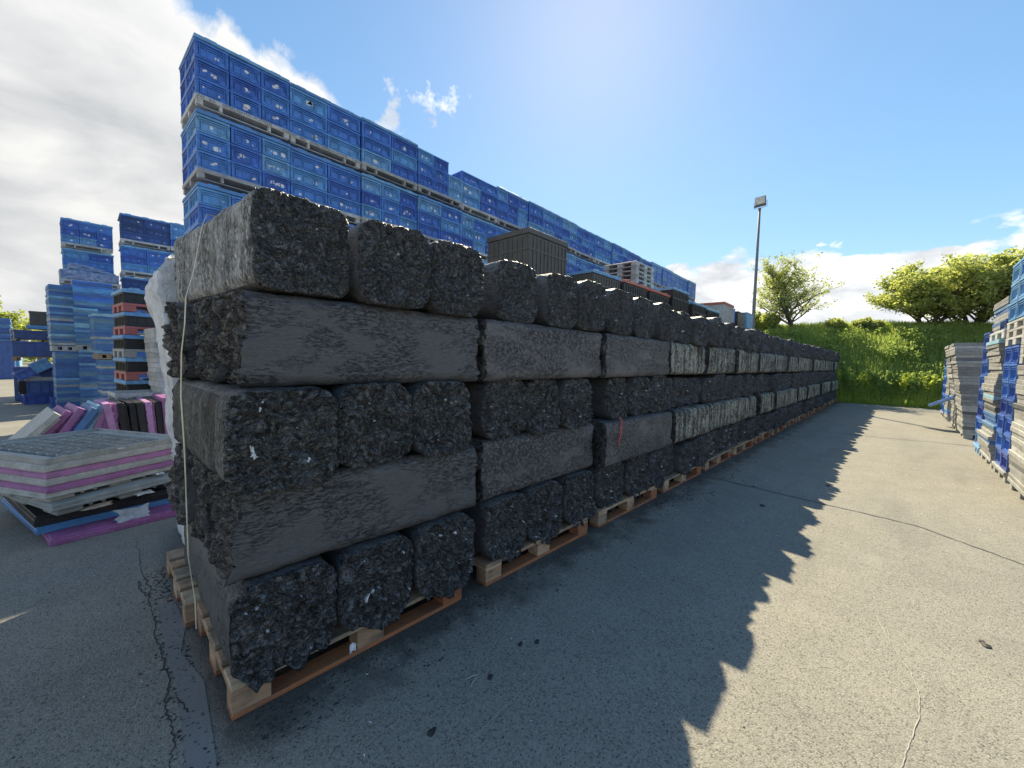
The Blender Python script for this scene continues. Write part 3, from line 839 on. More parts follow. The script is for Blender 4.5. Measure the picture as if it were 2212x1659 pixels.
PH = 0.145     # plastic pallet height
def pp_mesh(mat):
    """plastic pallet 1.2 x 1.0: deck, nine feet, runners; origin at front-left bottom corner"""
    m_ = MB()
    m_.bbox(0, 1.2, 0, 1.0, PH - .058, PH, .005)
    for y0 in (0.0, .45, .90):
        m_.bbox(0.02, 1.18, y0 + .025, y0 + .080, 0, .012, .003)
        for x0, wd in ((0.01, .075), (.275, .032), (.893, .032), (1.115, .075)):
            m_.box(x0, x0 + wd, y0 + .008, y0 + .092, .012, PH - .058)
    return m_.mesh('plastic_pallet', mat)
ME_pp = [pp_mesh(M_white), pp_mesh(M_grey), pp_mesh(M_steel)]
LH = 0.058
def lid_mesh(w_, d_, mat, h_=LH, lugs=True, name='lid'):
    m_ = MB()
    m_.bbox(0, w_, 0, d_, 0, h_ * .72, .005)
    m_.bbox(-.006, w_ + .006, -.006, d_ + .006, 0, h_ * .42, .004)
    if not lugs:
        m_ = MB(); m_.bbox(0, w_, 0, d_, 0, h_ * .985, .004)
    if lugs:
        for q in (.16, .5, .84):
            m_.bbox(w_ * q - .07, w_ * q + .07, .02, d_ - .02, h_ * .70, h_, .004)
    return m_.mesh(name, mat)
M_lidblue = plastic('lid_blue_plastic', [(0.10, 0.31, 0.60), (0.14, 0.36, 0.62), (0.08, 0.26, 0.58)], 0.5, 0.15, (0.3, 0.38, 0.42))
ME_lid = lid_mesh(1.205, 1.0, M_lidblue, .072)
ME_lid2 = lid_mesh(1.205, 1.0, M_lidblue, .072)
ME_lidw = lid_mesh(1.205, 1.0, M_white)
TX1 = make_text('VW   AG     BEHÄLTERMANAGEMENT     114008', .056, M_ink)
TX2 = make_text('VW   AG     BEHÄLTERMANAGEMENT     114687', .056, M_ink)
TX3 = make_text('Behältermanagement', .058, M_inkw)
TX4 = make_text('VW  Behältermanagement   VW 0012', .052, M_inkw)

UH = 0.983
RA = R(2.85)
ROW = Matrix.Translation((1.0, 7.1, 0)) @ Matrix.Rotation(RA, 4, 'Z')
GC = 'blue crates piled in palletised blocks'
COLN = {3: ['left', 'middle', 'right'], 2: ['left', 'right']}
TIERN = ['bottom', 'middle', 'upper']
crate_count = 0

def unit(M, z0, cols, where, pm_=0, lid=0, skip=(), rows=3, text=None, labels=2, rear=False, mesh=None, side=False):
    """one palletised block of crates; every crate, the pallet and the lid is a thing"""
    global crate_count
    r = random.Random(hash((round(M.translation.x * 10), round(z0 * 10))) & 0xffff)
    p = link('plastic_pallet', ME_pp[pm_]); p.matrix_world = M @ Matrix.Translation((0.0, 0, z0))
    if text:
        link('lettering', text, p, (.6, -.0008, PH - .030), (R(90), 0, 0))
    tag(p, 'plastic pallet under the crates of the %s' % where, 'pallet', 'plastic pallets between the crate blocks')
    cw = 1.2 / cols
    for t_ in range(rows):
        for c_ in range(cols):
            if (t_, c_) in skip: continue
            base = ME_crate if cols == 3 else ME_crate_r
            if mesh: base = mesh[cols]
            o = link('blue_crate', base)
            d_ = CD if cols == 3 else CW
            o.matrix_world = M @ Matrix.Translation((cw * (c_ + .5) + r.uniform(-.003, .003), d_ / 2 + r.uniform(0, .012), z0 + PH + t_ * (CH + .006))) @ Matrix.Rotation(math.pi if r.random() < .3 and cols == 2 else 0, 4, 'Z')
            tag(o, 'blue crate, %s column, %s tier, %s' % (COLN[cols][c_], TIERN[t_], where), 'crate', GC)
            crate_count += 1
            if labels:
                sd = 2 if (o.matrix_world.to_euler().z - M.to_euler().z) > 1.5 or (o.matrix_world.to_euler().z - M.to_euler().z) < -1.5 else 0
                add_labels(o, d_ / 2, cw / 2, r.randint(0 if labels == 1 else 1, labels + 1), r, sd)
                if c_ == 0 and side: add_labels(o, cw / 2, d_ / 2, 1, r, 3)
    if rear:
        rc = 2 if cols == 3 else 3
        for t_ in range(rows):
            for c_ in ((0,) if rear == 'left' else range(rc)):
                w2 = 1.2 / rc; d2 = CW if rc == 2 else CD
                o = link('blue_crate', ME_crate_r if rc == 2 else ME_crate)
                o.matrix_world = M @ Matrix.Translation((w2 * (c_ + .5), (1.0 - d2 / 2 - .004), z0 + PH + t_ * (CH + .006)))
                tag(o, 'blue crate at the back left, %s tier, %s' % (TIERN[t_], where), 'crate', GC)
                add_labels(o, w2 / 2, d2 / 2, 1, r, 3)
                crate_count += 1
    if lid is not None:
        l = link('plastic_cover', (ME_lid, ME_lid2, ME_lidw)[lid]); l.matrix_world = M @ Matrix.Translation((0, 0, z0 + PH + rows * (CH + .006) + .001))
        tag(l, 'blue lid closing the %s' % where, 'lid', 'lids on the crate blocks')

LEV = {6: 'top level', 5: 'second level down', 4: 'third level down'}
cols6 = [3, 2, 2, 3, 2, 3, 2, 3, 3, 2, 3, 2, 3]
cols5 = [3, 2, 3, 2, 3, 2, 3, 2, 3, 2, 2, 3, 2]
PITCH = 1.207
for u in range(13):
    M = ROW @ Matrix.Translation((PITCH * u, 0.03 * math.sin(u * 1.7), 0))
    for lv, cc in ((6, cols6[u]), (5, cols5[u])):
        where = '%s block, %s of long row' % (ordw(u + 1), LEV[lv])
        z0 = (lv - 1) * UH
        unit(M, z0, cc, where, pm_={(0, 6): 0, (1, 6): 0, (3, 6): 2, (2, 6): 1}.get((u, lv), (u + lv) % 3),
             lid=None if (lv == 6 and u in (3, 4)) else (0 if lv == 6 else (1 if u % 3 else 0)),
             skip=((2, 2),) if (lv == 6 and u == 3) else (),
             text={(0, 6): TX1, (1, 6): TX2, (0, 5): TX3, (2, 6): TX4}.get((u, lv)),
             labels=2 if u < 5 else 1, rear='left' if u == 0 else False, side=(u == 0))
    if u < 3:
        where = '%s block, third level down of long row' % ordw(u + 1)
        unit(M, 3 * UH, 3 if u != 1 else 2, where, pm_=1, lid=1, labels=2, rear='left' if u == 0 else False, side=(u == 0))

# the rest of the row: blocks no one can tell apart from here, and the lower, hidden blocks that carry them
def block_shell(m_, M, z0, cols, d0=0.0, mi=None):
    cr_ = random.Random(int(M.translation.x * 97 + z0 * 13) & 0xffff)
    m_.box(0, 1.2, d0 + .01, 1.0, z0 + PH - .04, z0 + PH, 1, M)
    for x0 in (0.01, .55, 1.10):
        m_.box(x0, x0 + .09, d0 + .02, .98, z0 + .001, z0 + PH - .04, 1, M)
    cw = 1.2 / cols
    for t_ in range(3):
        zz = z0 + PH + .002 + t_ * (CH + .006)
        for c_ in range(cols):
            mi = cr_.choice((0, 3, 4))
            m_.box(cw * c_ + .016, cw * (c_ + 1) - .016, d0 + .018, .985, zz, zz + CH - .03, mi, M)
            m_.box(cw * c_ + .003, cw * (c_ + 1) - .003, d0 + .004, .996, zz + CH - .03, zz + CH - .002, mi, M)
            for sg in (.004, cw - .030):
                m_.box(cw * c_ + sg, cw * c_ + sg + .026, d0 + .008, .99, zz, zz + CH - .03, mi, M)
sm = MB()
for u in range(18):
    M = ROW @ Matrix.Translation((PITCH * u, 0.03 * math.sin(u * 1.7), 0))
    for lv in range(1, 7):
        ind = (lv >= 5 and u < 13) or (lv == 4 and u < 3)
        z0 = (lv - 1) * UH
        if ind:
            cc = (cols6[u] if lv == 6 else cols5[u]) if lv >= 5 else (3 if u != 1 else 2)
            if u > 0:
                sm.box(.02, 1.18, (.62 if cc == 3 else .42), .98, z0 + PH + .01, z0 + PH + 3 * CH - .25 * (lv == 6 and u == 3), 0, M)
            else:
                dd = .62 if cc == 3 else .42
                sm.box(.65, 1.18, dd, .98, z0 + PH + .01, z0 + PH + 3 * CH, 0, M)
        else:
            block_shell(sm, M, z0, (2, 3)[(u * 2 + lv) % 2])
            sm.box(0, 1.205, 0, 1.0, z0 + PH + 3 * (CH + .006) + .001, z0 + UH - .012, 2, M)
tag(link('blue_crates', sm.mesh('blue_crates', [M_blue, M_grey, M_lblue, M_bA, M_bB])), 'blue crate blocks filling the lower levels and far end of the long row', 'crates', kind='stuff')

# ---- towers on the left, far behind
def TM(x, y, deg): return Matrix.Translation((x, y, 0)) @ Matrix.Rotation(R(deg), 4, 'Z')
ME_crate_d = crate_mesh('blue_crate_dark', CW, CD, CH, M_blue_dark); ME_crate_dr = crate_mesh('blue_crate_dark_wide', CD, CW, CH, M_blue_dark)
DM = {3: ME_crate_d, 2: ME_crate_dr}
TA, TB, TCc = TM(-.78, 19.9, 4), TM(.54, 17.75, 1.5), TM(1.74, 17.7, 2)
TAs = Matrix.Diagonal((1.0, 1, 1, 1))
unit(TA, 5 * UH, 3, 'top level of the far left tower', 1, 1, labels=2, rear='left', side=True)
unit(TA, 4 * UH, 2, 'second level of the far left tower', 1, 1, labels=1)
unit(TA, 3 * UH, 2, 'third level of the far left tower', 1, 1, labels=0)
unit(TB, 5 * UH, 2, 'top level of the second far tower', 0, 1, labels=1, mesh=DM)
unit(TB, 4 * UH, 2, 'second level of the second far tower', 0, 0, labels=1)
unit(TB, 3 * UH, 2, 'third level of the second far tower', 0, 1, labels=0, mesh=DM)
unit(TCc, 5 * UH, 2, 'top level of the third far tower', 0, 1, labels=2)
unit(TCc, 4 * UH, 3, 'second level of the third far tower', 0, 1, labels=1)
TD = TM(-.67, 16.55, 3)
unit(TD, 2.44, 2, 'front tower carrying the wrapped load', 1, None, labels=0)
sm = MB()
for M, lvs in ((TA, 3), (TB, 3), (TCc, 4)):
    for lv in range(lvs): block_shell(sm, M, lv * UH, 2); sm.box(0, 1.2, 0, 1.0, lv * UH + PH + 3 * (CH + .006), (lv + 1) * UH - .01, 2, M)
for z0 in (0.0, UH): block_shell(sm, TD, z0, 3); sm.box(0, 1.2, 0, 1.0, z0 + PH + 3 * (CH + .006), z0 + UH - .01, 2, TD)
sm.box(0, 1.2, 0, 1.0, 1.97, 2.43, 0, TD)
tag(link('blue_crates', sm.mesh('blue_crates_lower', [M_blue, M_grey, M_lblue, M_bA, M_bB])), 'lower blue crate blocks carrying the far left towers', 'crates', kind='stuff')

# pallet with a load wrapped in clear film on the front tower
def mat_film(name, col, alpha_mix=0.0, rough=0.25):
    m, t, b, o = newmat(name)
    oc = t.n('ShaderNodeTexCoord').outputs['Object']
    n1 = t.noise(oc, 5.0, 6.0, 0.65, 1.5)
    n2 = t.noise(t.vmath('MULTIPLY', oc, (1, 1, 0.35)).outputs[0], 16.0, 5.0, 0.6, 1.0)
    t.put(b.inputs['Base Color'], t.mix(t.maprange(n1.outputs[0], .35, .65), col[0], col[1])); b.inputs['Roughness'].default_value = rough
    h = t.math('ADD', t.vor(t.vmath('ADD', oc, t.vmath('SCALE', n1.outputs['Color'], .25).outputs[0]).outputs[0], 5.0, 'DISTANCE_TO_EDGE').outputs[0], t.math('MULTIPLY', n2.outputs[0], .5))
    bump(t, b, h, 0.9, 0.03)
    b.inputs['Subsurface Weight'].default_value = alpha_mix; b.inputs['Subsurface Radius'].default_value = (.05, .05, .05)
    return m
M_wrap = mat_film('clear_wrap', ((0.10, 0.17, 0.33), (0.40, 0.45, 0.55)))
M_wfilm = mat_film('white_film', ((0.62, 0.64, 0.66), (0.80, 0.82, 0.84)), 0.15, 0.35)

def lumpy(m_, x0, x1, y0, y1, z0, z1, n, seed, amp, M=None, top=None, side=None, crease=0.0):
    """closed soft box with creased faces; top(x) offsets the roof, side(z) moves the -X face"""
    idx = {}; V = []; F = []
    nx, ny, nz = n
    def pt(i, j, k):
        if (i, j, k) in idx: return idx[(i, j, k)]
        u, v, t_ = i / nx, j / ny, k / nz
        z = z0 + (z1 - z0) * t_; xa = x0 + (side(z) if side else 0)
        x = xa + (x1 - xa) * u; y = y0 + (y1 - y0) * v
        if top: z = z0 + (z1 + top(u, v) - z0) * t_
        p = Vector((x, y, z)); q = p * 3.1 + Vector((seed, 0, 0))
        d = noise.noise_vector(q) * amp + noise.noise_vector(q * 3.3) * amp * .45
        if crease:
            w1 = p * 4.5 + noise.noise_vector(p * 2.0) * 1.4
            cd = noise.voronoi(w1)[0]; e_ = min(1.0, (cd[1] - cd[0]) * 2.2)
            d += Vector((-1, -.6, 0)) * crease * (1 - e_) ** 2 * 1.6 + noise.noise_vector(p * Vector((14, 14, 5)).length * .8) * crease * .08
        rd = .06 * (1 if k == nz else 0)
        p += d
        if k == nz and (i in (0, nx) or j in (0, ny)): p.z -= rd * .6
        V.append(M @ p if M else p); idx[(i, j, k)] = len(V) - 1; return len(V) - 1
    for i in range(nx):
        for j in range(ny):
            F.append((pt(i, j, nz), pt(i + 1, j, nz), pt(i + 1, j + 1, nz), pt(i, j + 1, nz))); F.append((pt(i, j, 0), pt(i, j + 1, 0), pt(i + 1, j + 1, 0), pt(i + 1, j, 0)))
    for k in range(nz):
        for i in range(nx):
            F.append((pt(i, 0, k), pt(i + 1, 0, k), pt(i + 1, 0, k + 1), pt(i, 0, k + 1))); F.append((pt(i, ny, k), pt(i, ny, k + 1), pt(i + 1, ny, k + 1), pt(i + 1, ny, k)))
        for j in range(ny):
            F.append((pt(0, j, k), pt(0, j, k + 1), pt(0, j + 1, k + 1), pt(0, j + 1, k))); F.append((pt(nx, j, k), pt(nx, j + 1, k), pt(nx, j + 1, k + 1), pt(nx, j, k + 1)))
    m_.add(V, F)
zt_ = 2.44 + PH + 3 * (CH + .006)
p = link('plastic_pallet', ME_pp[1]); p.matrix_world = TD @ Matrix.Translation((-.05, -.02, zt_ + .01))
tag(p, 'grey plastic pallet under the film-wrapped load on the front tower', 'pallet')
m_ = MB(); lumpy(m_, -.05, 1.12, 0.0, .95, zt_ + PH + .012, zt_ + PH + .30, (18, 8, 5), 3, .022, TD)
tag(link('wrapped_load', m_.mesh('wrapped_load', M_wrap, True)), 'low load in creased clear film on a grey pallet of the front tower', 'wrapped load')
m_ = MB(); lumpy(m_, .12, 1.05, 0.1, .85, zt_ + PH + .285, zt_ + PH + .47, (18, 8, 5), 8, .03, TD, top=lambda u, v: -.15 * u ** 2)
tag(link('wrapped_bundle', m_.mesh('wrapped_bundle', M_wrap, True)), 'loose film bundle slumped on top of the wrapped load', 'wrapped load')

# ---- towers of stacked lids
def lidset(w_, d_, th, mats, nm_):
    return [lid_mesh(w_, d_, m, th, False, nm_) for m in mats]
def lid_tower(x, y, deg, w_, d_, z0, z1, th, mats, lean, label, group, seed, jit=.012, ordbase='bottom', weights=None, nm_='flat_tray', cat='lid', pick=None):
    r = random.Random(seed); ms = lidset(w_, d_, th, mats, nm_); n = max(1, int(round((z1 - z0) / th)))
    for i in range(n):
        f = i / max(1, n - 1); k = pick(i, n) if pick else r.choices(range(len(ms)), weights)[0]
        o = link(nm_, ms[k])
        lx, ly = lean(f) if callable(lean) else (lean[0] * f, lean[1] * f)
        o.location = (x + lx + r.uniform(-jit, jit), y + ly + r.uniform(-jit, jit), z0 + i * th * 1.001)
        o.rotation_euler = (0, 0, R(deg) + r.uniform(-.012, .012))
        tag(o, '%s, %s from the bottom' % (label, ordw(i + 1)), cat, group)
GL = 'thin plastic lids stacked in towers'
LM = [M_blue_lid, M_lblue, M_grey]
lw = [12, 1.2, .7]
# left tower, middle tower, third tower
lid_tower(-.80, 15.3, 7, .42, .75, 0.0, 1.46, .056, LM, (.0, 0), 'worn blue lid in the left narrow tower', GL, 1, .008, weights=lw)
lid_tower(-.85, 15.32, 7, .44, .75, 1.63, 3.16, .056, LM, (-.01, 0), 'worn blue lid in the upper left narrow tower', GL, 2, .008, weights=lw)
lid_tower(-.36, 15.0, 7, .40, .75, 0.0, 1.50, .056, LM, (.0, 0), 'worn blue lid in the second narrow tower', GL, 3, .008, weights=lw)
lid_tower(-.41, 15.05, 5, .43, .75, 1.64, 2.60, .056, LM, (-.03, 0), 'worn blue lid in the upper second narrow tower', GL, 4, .008, weights=lw)
lid_tower(-.43, 15.1, 4, .72, .80, 2.61, 3.27, .056, [M_blue, M_blue_lid], (-.01, 0), 'wide blue lid topping the second narrow tower', GL, 5, .006)
lid_tower(.02, 14.2, 7, .42, .7, 0.0, 1.28, .056, LM, (-.02, 0), 'worn blue lid in the third narrow tower', GL, 6, .008, weights=lw)
lid_tower(-.07, 14.25, 7, .42, .7, 1.52, 2.42, .056, LM, (-.03, 0), 'worn blue lid in the upper third narrow tower', GL, 7, .008, weights=lw)
sp = MB(); sp.bbox(0, .46, 0, .8, .0, .03, .003); sp.bbox(0, .46, 0, .8, .12, .15, .003)
for q in (.0, .18, .36): sp.bbox(q, q + .1, .01, .79, .03, .12, .003)
SPM = sp.mesh('spacer_pallet', M_grey); SPW = sp.mesh('spacer_pallet_wood', M_wood)
for (x, y, z, me, lb) in ((-.84, 15.29, 1.475, SPM, 'grey spacer pallet halfway up the left narrow tower'), (-.40, 15.0, 1.505, SPM, 'grey spacer pallet halfway up the second narrow tower'), (-.06, 14.15, 1.30, SPW, 'small wooden spacer pallet halfway up the third narrow tower')):
    o = link('spacer_pallet', me, None, (x, y, z), (0, 0, R(6))); o.scale = (.95, 1, .9); tag(o, lb, 'pallet')
o = link('flat_tray', lid_mesh(.42, .7, M_lblue, .05, False), None, (-.05, 14.2, 1.44), (0, 0, R(6))); tag(o, 'pale blue lid lying on the small wooden spacer pallet', 'lid')

# ---- column of black boxes with pale lids on red pallets
bx = MB()
bx.bbox(.02, 1.18, .02, .98, 0, .20, .01)
for k in range(9): bx.box(.04 + k * .14, .052 + k * .14, .008, .992, .0, .185)
for k in range(8): bx.box(.008, 1.192, .05 + k * .125, .062 + k * .125, .0, .185)
bx.bbox(0, 1.2, 0, 1.0, .18, .205, .004); bx.bbox(.006, 1.194, .006, .994, 0.0, .02, .003)
ME_bb = bx.mesh('black_box', M_black)
rp = MB(); rp.bbox(0, 1.2, 0, 1.0, .115, .165, .006)
for x0 in (0, .53, 1.0):
    for y0 in (0, .42, .84): rp.bbox(x0 + .002, x0 + .198, y0 + .002, y0 + .158, 0, .115, .005)
ME_rp = rp.mesh('red_pallet', M_red); ME_gp = rp.mesh('grey_pallet', M_grey)
for x, y, deg in ((.34, 11.0, 8),):
    z = 0.02; names = ['lowest', 'second from the ground', 'third from the ground', 'fourth from the ground', 'fifth from the ground', 'topmost']
    for i in range(6):
        jx = rnd.uniform(-.02, .02); T = TM(x + jx, y, deg + rnd.uniform(-1, 1))
        pmesh = ME_gp if i == 3 else ME_rp
        o = link('plastic_pallet', pmesh); o.matrix_world = T @ Matrix.Translation((-.01, -.02, z))
        tag(o, '%s pallet under the %s black box of the column' % ('grey' if i == 3 else 'faded red', names[i]), 'pallet', 'pallets of the black box column'); z += .166
        o = link('black_box', ME_bb); o.matrix_world = T @ Matrix.Translation((0, 0, z)); tag(o, 'black ribbed box, %s of the column with pale lids' % names[i], 'box', 'black boxes in the column'); z += .206
        l = link('plastic_cover', (ME_lid, ME_lid, ME_lid2)[0 if i != 2 else 0]); l.matrix_world = T @ Matrix.Translation((-.01, -.01, z)); l.scale = (1, 1.02, 1.4)
        tag(l, 'pale blue lid on the %s black box of the column' % names[i], 'lid', 'pale lids in the black box column'); z += .083

# grey wire-sided container in front of it
root = bpy.data.objects.new('mesh_container', None); COL.objects.link(root)
root.location = (.165, 10.05, 0); root.rotation_euler = (0, 0, R(6))
tag(root, 'grey steel mesh container standing before the black box column', 'mesh container')
fm = MB(); W3, D3, H3 = 1.0, .8, .74
for z0, hh in ((.10, .04), (H3 - .07, .07)):
    fm.box(0, W3, 0, .03, z0, z0 + hh); fm.box(0, W3, D3 - .03, D3, z0, z0 + hh); fm.box(0, .03, .03, D3 - .03, z0, z0 + hh); fm.box(W3 - .03, W3, .03, D3 - .03, z0, z0 + hh)
for x0 in (0, W3 - .05):
    for y0 in (0, D3 - .05): fm.box(x0 + .001, x0 + .049, y0 + .001, y0 + .049, 0, H3 - .071)
link('frame', fm.mesh('frame', M_white), root)
pn = MB(); pn.box(.05, .22, -.004, .012, .14, H3 - .07)
link('sign_panel', pn.mesh('sign_panel', M_grey), root)
for i, (a, b_) in enumerate((((0, .012), (W3, .012)), ((.012, 0), (.012, D3)), ((W3 - .012, 0), (W3 - .012, D3)), ((0, D3 - .012), (W3, D3 - .012)))):
    wm = MB(); L_ = math.hypot(b_[0] - a[0], b_[1] - a[1]); dx_, dy_ = (b_[0] - a[0]) / L_, (b_[1] - a[1]) / L_
    for k in range(1, int(L_ / .05)): wm.tube([(a[0] + dx_ * k * .05, a[1] + dy_ * k * .05, .12), (a[0] + dx_ * k * .05, a[1] + dy_ * k * .05, H3 - .03)], .0025, 4)
    for k in range(1, 12): wm.tube([(a[0], a[1], .12 + k * .05), (b_[0], b_[1], .12 + k * .05)], .0025, 4)
    link('wire_panel', wm.mesh('wire_panel', M_steel), root)
lm = MB(); lm.bbox(.04, .96, .04, .76, .14, .60, .01)
tag(link('dark_box', lm.mesh('dark_box', M_grey_dk), None, (.165, 10.05, 0), (0, 0, R(6))), 'dark box sitting inside the steel mesh container', 'box')

# leaning tower of grey lids
lid_tower(.86, 10.0, 6, .62, .8, 0.0, 1.93, .093, [M_grey, M_white], lambda f: (-.16 * f - .03 * math.sin(f * 3), 0), 'grey lid in the tower beside the white film', 'grey lids in the tower by the white film', 12, .01)

# white film hanging behind the end of the wall, over a pallet load
m_ = MB()
prof = [(0.0, .40), (.77, .375), (1.05, .35), (1.38, .325), (1.69, .29), (1.85, .262), (1.96, .245), (2.06, .30), (2.3, .36)]
def sidef(z):
    for (z0, a), (z1, b_) in zip(prof[:-1], prof[1:]):
        if z0 <= z <= z1: return a + (b_ - a) * (z - z0) / (z1 - z0)
    return prof[-1][1]
lumpy(m_, 0, 1.5, 3.27, 3.97, 0.16, 2.10, (44, 26, 90), 5, .020, None, side=sidef, crease=.011)  # unseen depth shaped to block sun and trim the lit wedge on the asphalt
tag(link('white_film', m_.mesh('white_film', M_wfilm, True)), 'crumpled white plastic film draped over a load behind the bales', 'plastic film')
o = copy_tree(pal0); o.location = (.42, 3.52, 0); tag(o, 'wooden pallet under the film-draped load behind the bales', 'pallet')

# ---- purple, black and blue slabs leaning in a row
def slab_mesh(mat, L_=1.0, H_=.66, T_=.085, seed=0):
    m_ = MB(); m_.bbox(0, T_, 0, L_, 0, H_, .006)
    for k in range(4): m_.bbox(T_ - .002, T_ + .035, .05 + k * .25, .14 + k * .25, .05, H_ - .05, .004)
    for q in (.1, .28, .46): m_.bbox(T_, T_ + .022, .02, L_ - .02, q, q + .05, .003)
    return m_.mesh('plastic_slab', mat)
SL = {'purple': slab_mesh(M_purple), 'black': slab_mesh(M_black), 'blue': slab_mesh(M_lblue), 'grey': slab_mesh(M_grey), 'mid blue': slab_mesh(M_blue_lid)}
seq = [('grey', -.92, 41), ('purple', -.78, 38), ('purple', -.58, 30), ('mid blue', -.44, 31), ('blue', -.31, 24), ('purple', -.20, 21), ('purple', -.105, 18), ('purple', -.02, 14),
       ('purple', .10, -8), ('black', .225, -6), ('black', .34, -4), ('black', .445, -5), ('purple', .535, -4), ('black', .66, -4), ('purple', .74, -3), ('purple', .85, -2)]
for i, (c_, x, an) in enumerate(seq):
    o = link('leaning_slab', SL[c_])
    T_ = .12
    xb = x
    o.location = (xb, 8.92 + rnd.uniform(-.06, .06), 0.0 if an >= 0 else math.sin(R(-an)) * T_)
    o.rotation_euler = (0, R(an), R(6 + rnd.uniform(-3, 3)))
    if an > 0: o.location.z = T_ * math.sin(R(an)) * 1.0
    o.scale = (1, 1, 1.0 if i < 14 else 1.1)
    tag(o, '%s plastic pallet leaning on edge, %s from the left of the row' % (c_, ordw(i + 1)), 'pallet', 'plastic pallets leaning on edge')

# ---- pile of flat slabs at front left
def tray_mesh(w_, d_, h_, mat, mode):
    """1.0 x 1.2 top frame or deck; mode: 'comb' open honeycomb, 'flat' closed, 'feet' with feet"""
    m_ = MB(); t_ = .022
    if mode == 'comb':
        m_.bbox(0, w_, 0, t_, 0, h_, .003); m_.bbox(0, w_, d_ - t_, d_, 0, h_, .003)
        m_.bbox(0, t_, t_, d_ - t_, 0, h_, .003); m_.bbox(w_ - t_, w_, t_, d_ - t_, 0, h_, .003)
        m_.box(t_, .11, t_, d_ - t_, .0, h_ * .55); m_.box(w_ - .11, w_ - t_, t_, d_ - t_, 0, h_ * .55)
        m_.box(.11, w_ - .11, t_, .10, 0, h_ * .55); m_.box(.11, w_ - .11, d_ - .10, d_ - t_, 0, h_ * .55)
        a = .068; dx_ = a * 1.5; dy_ = a * math.sqrt(3); th = .006; seen = set()
        nx_ = int((w_ - .22) / dx_) + 2; ny_ = int((d_ - .2) / dy_) + 2
        for i in range(nx_):
            for j in range(ny_):
                cx_ = .11 + i * dx_; cy_ = .10 + j * dy_ + (dy_ / 2 if i % 2 else 0)
                for k in range(6):
                    p0 = (cx_ + a * math.cos(k * math.pi / 3), cy_ + a * math.sin(k * math.pi / 3)); p1 = (cx_ + a * math.cos((k + 1) * math.pi / 3), cy_ + a * math.sin((k + 1) * math.pi / 3))
                    key = (round((p0[0] + p1[0]) * 100), round((p0[1] + p1[1]) * 100))
                    if key in seen: continue
                    seen.add(key)
                    if not all(.10 < q[0] < w_ - .10 and .09 < q[1] < d_ - .09 for q in (p0, p1)): continue
                    ang = math.atan2(p1[1] - p0[1], p1[0] - p0[0])
                    M = Matrix.Translation(((p0[0] + p1[0]) / 2, (p0[1] + p1[1]) / 2, 0)) @ Matrix.Rotation(ang, 4, 'Z')
                    m_.box(-a / 2, a / 2, -th, th, .009, h_ * .62, 0, M)
        m_.box(.10, w_ - .10, .09, d_ - .09, 0.0, .008, 1)
    else:
        m_.bbox(0, w_, 0, d_, h_ * .25 if mode == 'flat' else h_ * .55, h_, .006)
        m_.bbox(-.008, w_ + .008, -.008, d_ + .008, 0 if mode == 'flat' else h_ * .5, h_ * .7, .005)
        if mode == 'feet':
            for x0 in (.03, .42, .80):
                for y0 in (.03, .50, .97): m_.bbox(x0, x0 + .16, y0, y0 + .2, 0, h_ * .52, .01)
            for q in (.22, .30, .66, .74): m_.box(q, q + .02, .02, d_ - .02, h_ * .28, h_ * .53)
    return m_.mesh('flat_tray', [mat, M_grey_dk])
def flat(mode, mat, x, y, deg, z, h_, w_, d_, label, name='plastic_tray', tilt=(0, 0)):
    o = link(name, tray_mesh(w_, d_, h_, mat, mode)); o.location = (x, y, z)
    o.rotation_euler = (tilt[0], tilt[1], R(deg)); tag(o, label, 'pallet'); return o
FX, FY = -.315, 4.62
flat('flat', M_purple, -.30, 4.56, 10, 0.0, .062, 1.0, 1.2, 'purple plastic pallet lying lowest on the asphalt')
flat('flat', plastic('bright_blue_plastic', [(0.05, .22, .50)], .4, .2), -.375, 4.72, 14, .063, .060, 1.0, 1.2, 'bright blue plastic pallet on the lowest purple one')
flat('flat', M_black, -.385, 4.72, 13, .124, .085, 1.0, 1.2, 'black plastic pallet under the crooked grey-green one')
flat('feet', plastic('grey_green_plastic', [(.27, .30, .29)], .5, .2), -.285, 4.56, 24, .212, .105, 1.0, 1.2, 'grey-green pallet lying crooked with upturned feet', tilt=(R(2.2), R(-1.0)))
zz = .345
for i, (mt, nm_) in enumerate(((M_grey, 'grey'), (M_purple, 'purple'), (M_grey, 'grey'), (M_purple, 'pale purple'), (M_grey, 'grey'))):
    o = flat('feet' if i == 0 else 'flat', mt, FX + rnd.uniform(-.006, .006), FY + rnd.uniform(-.006, .006), 29.5, zz - (.03 if i == 0 else 0), (.085 if i == 0 else .0545), 1.0, 1.2,
             '%s flat tray, %s from the bottom of the square stack under the honeycomb' % (nm_, ORD[i]))
    zz += .055
flat('comb', M_grey, FX, FY, 29.5, zz, .05, 1.0, 1.2, 'grey honeycomb tray on top of the square stack')
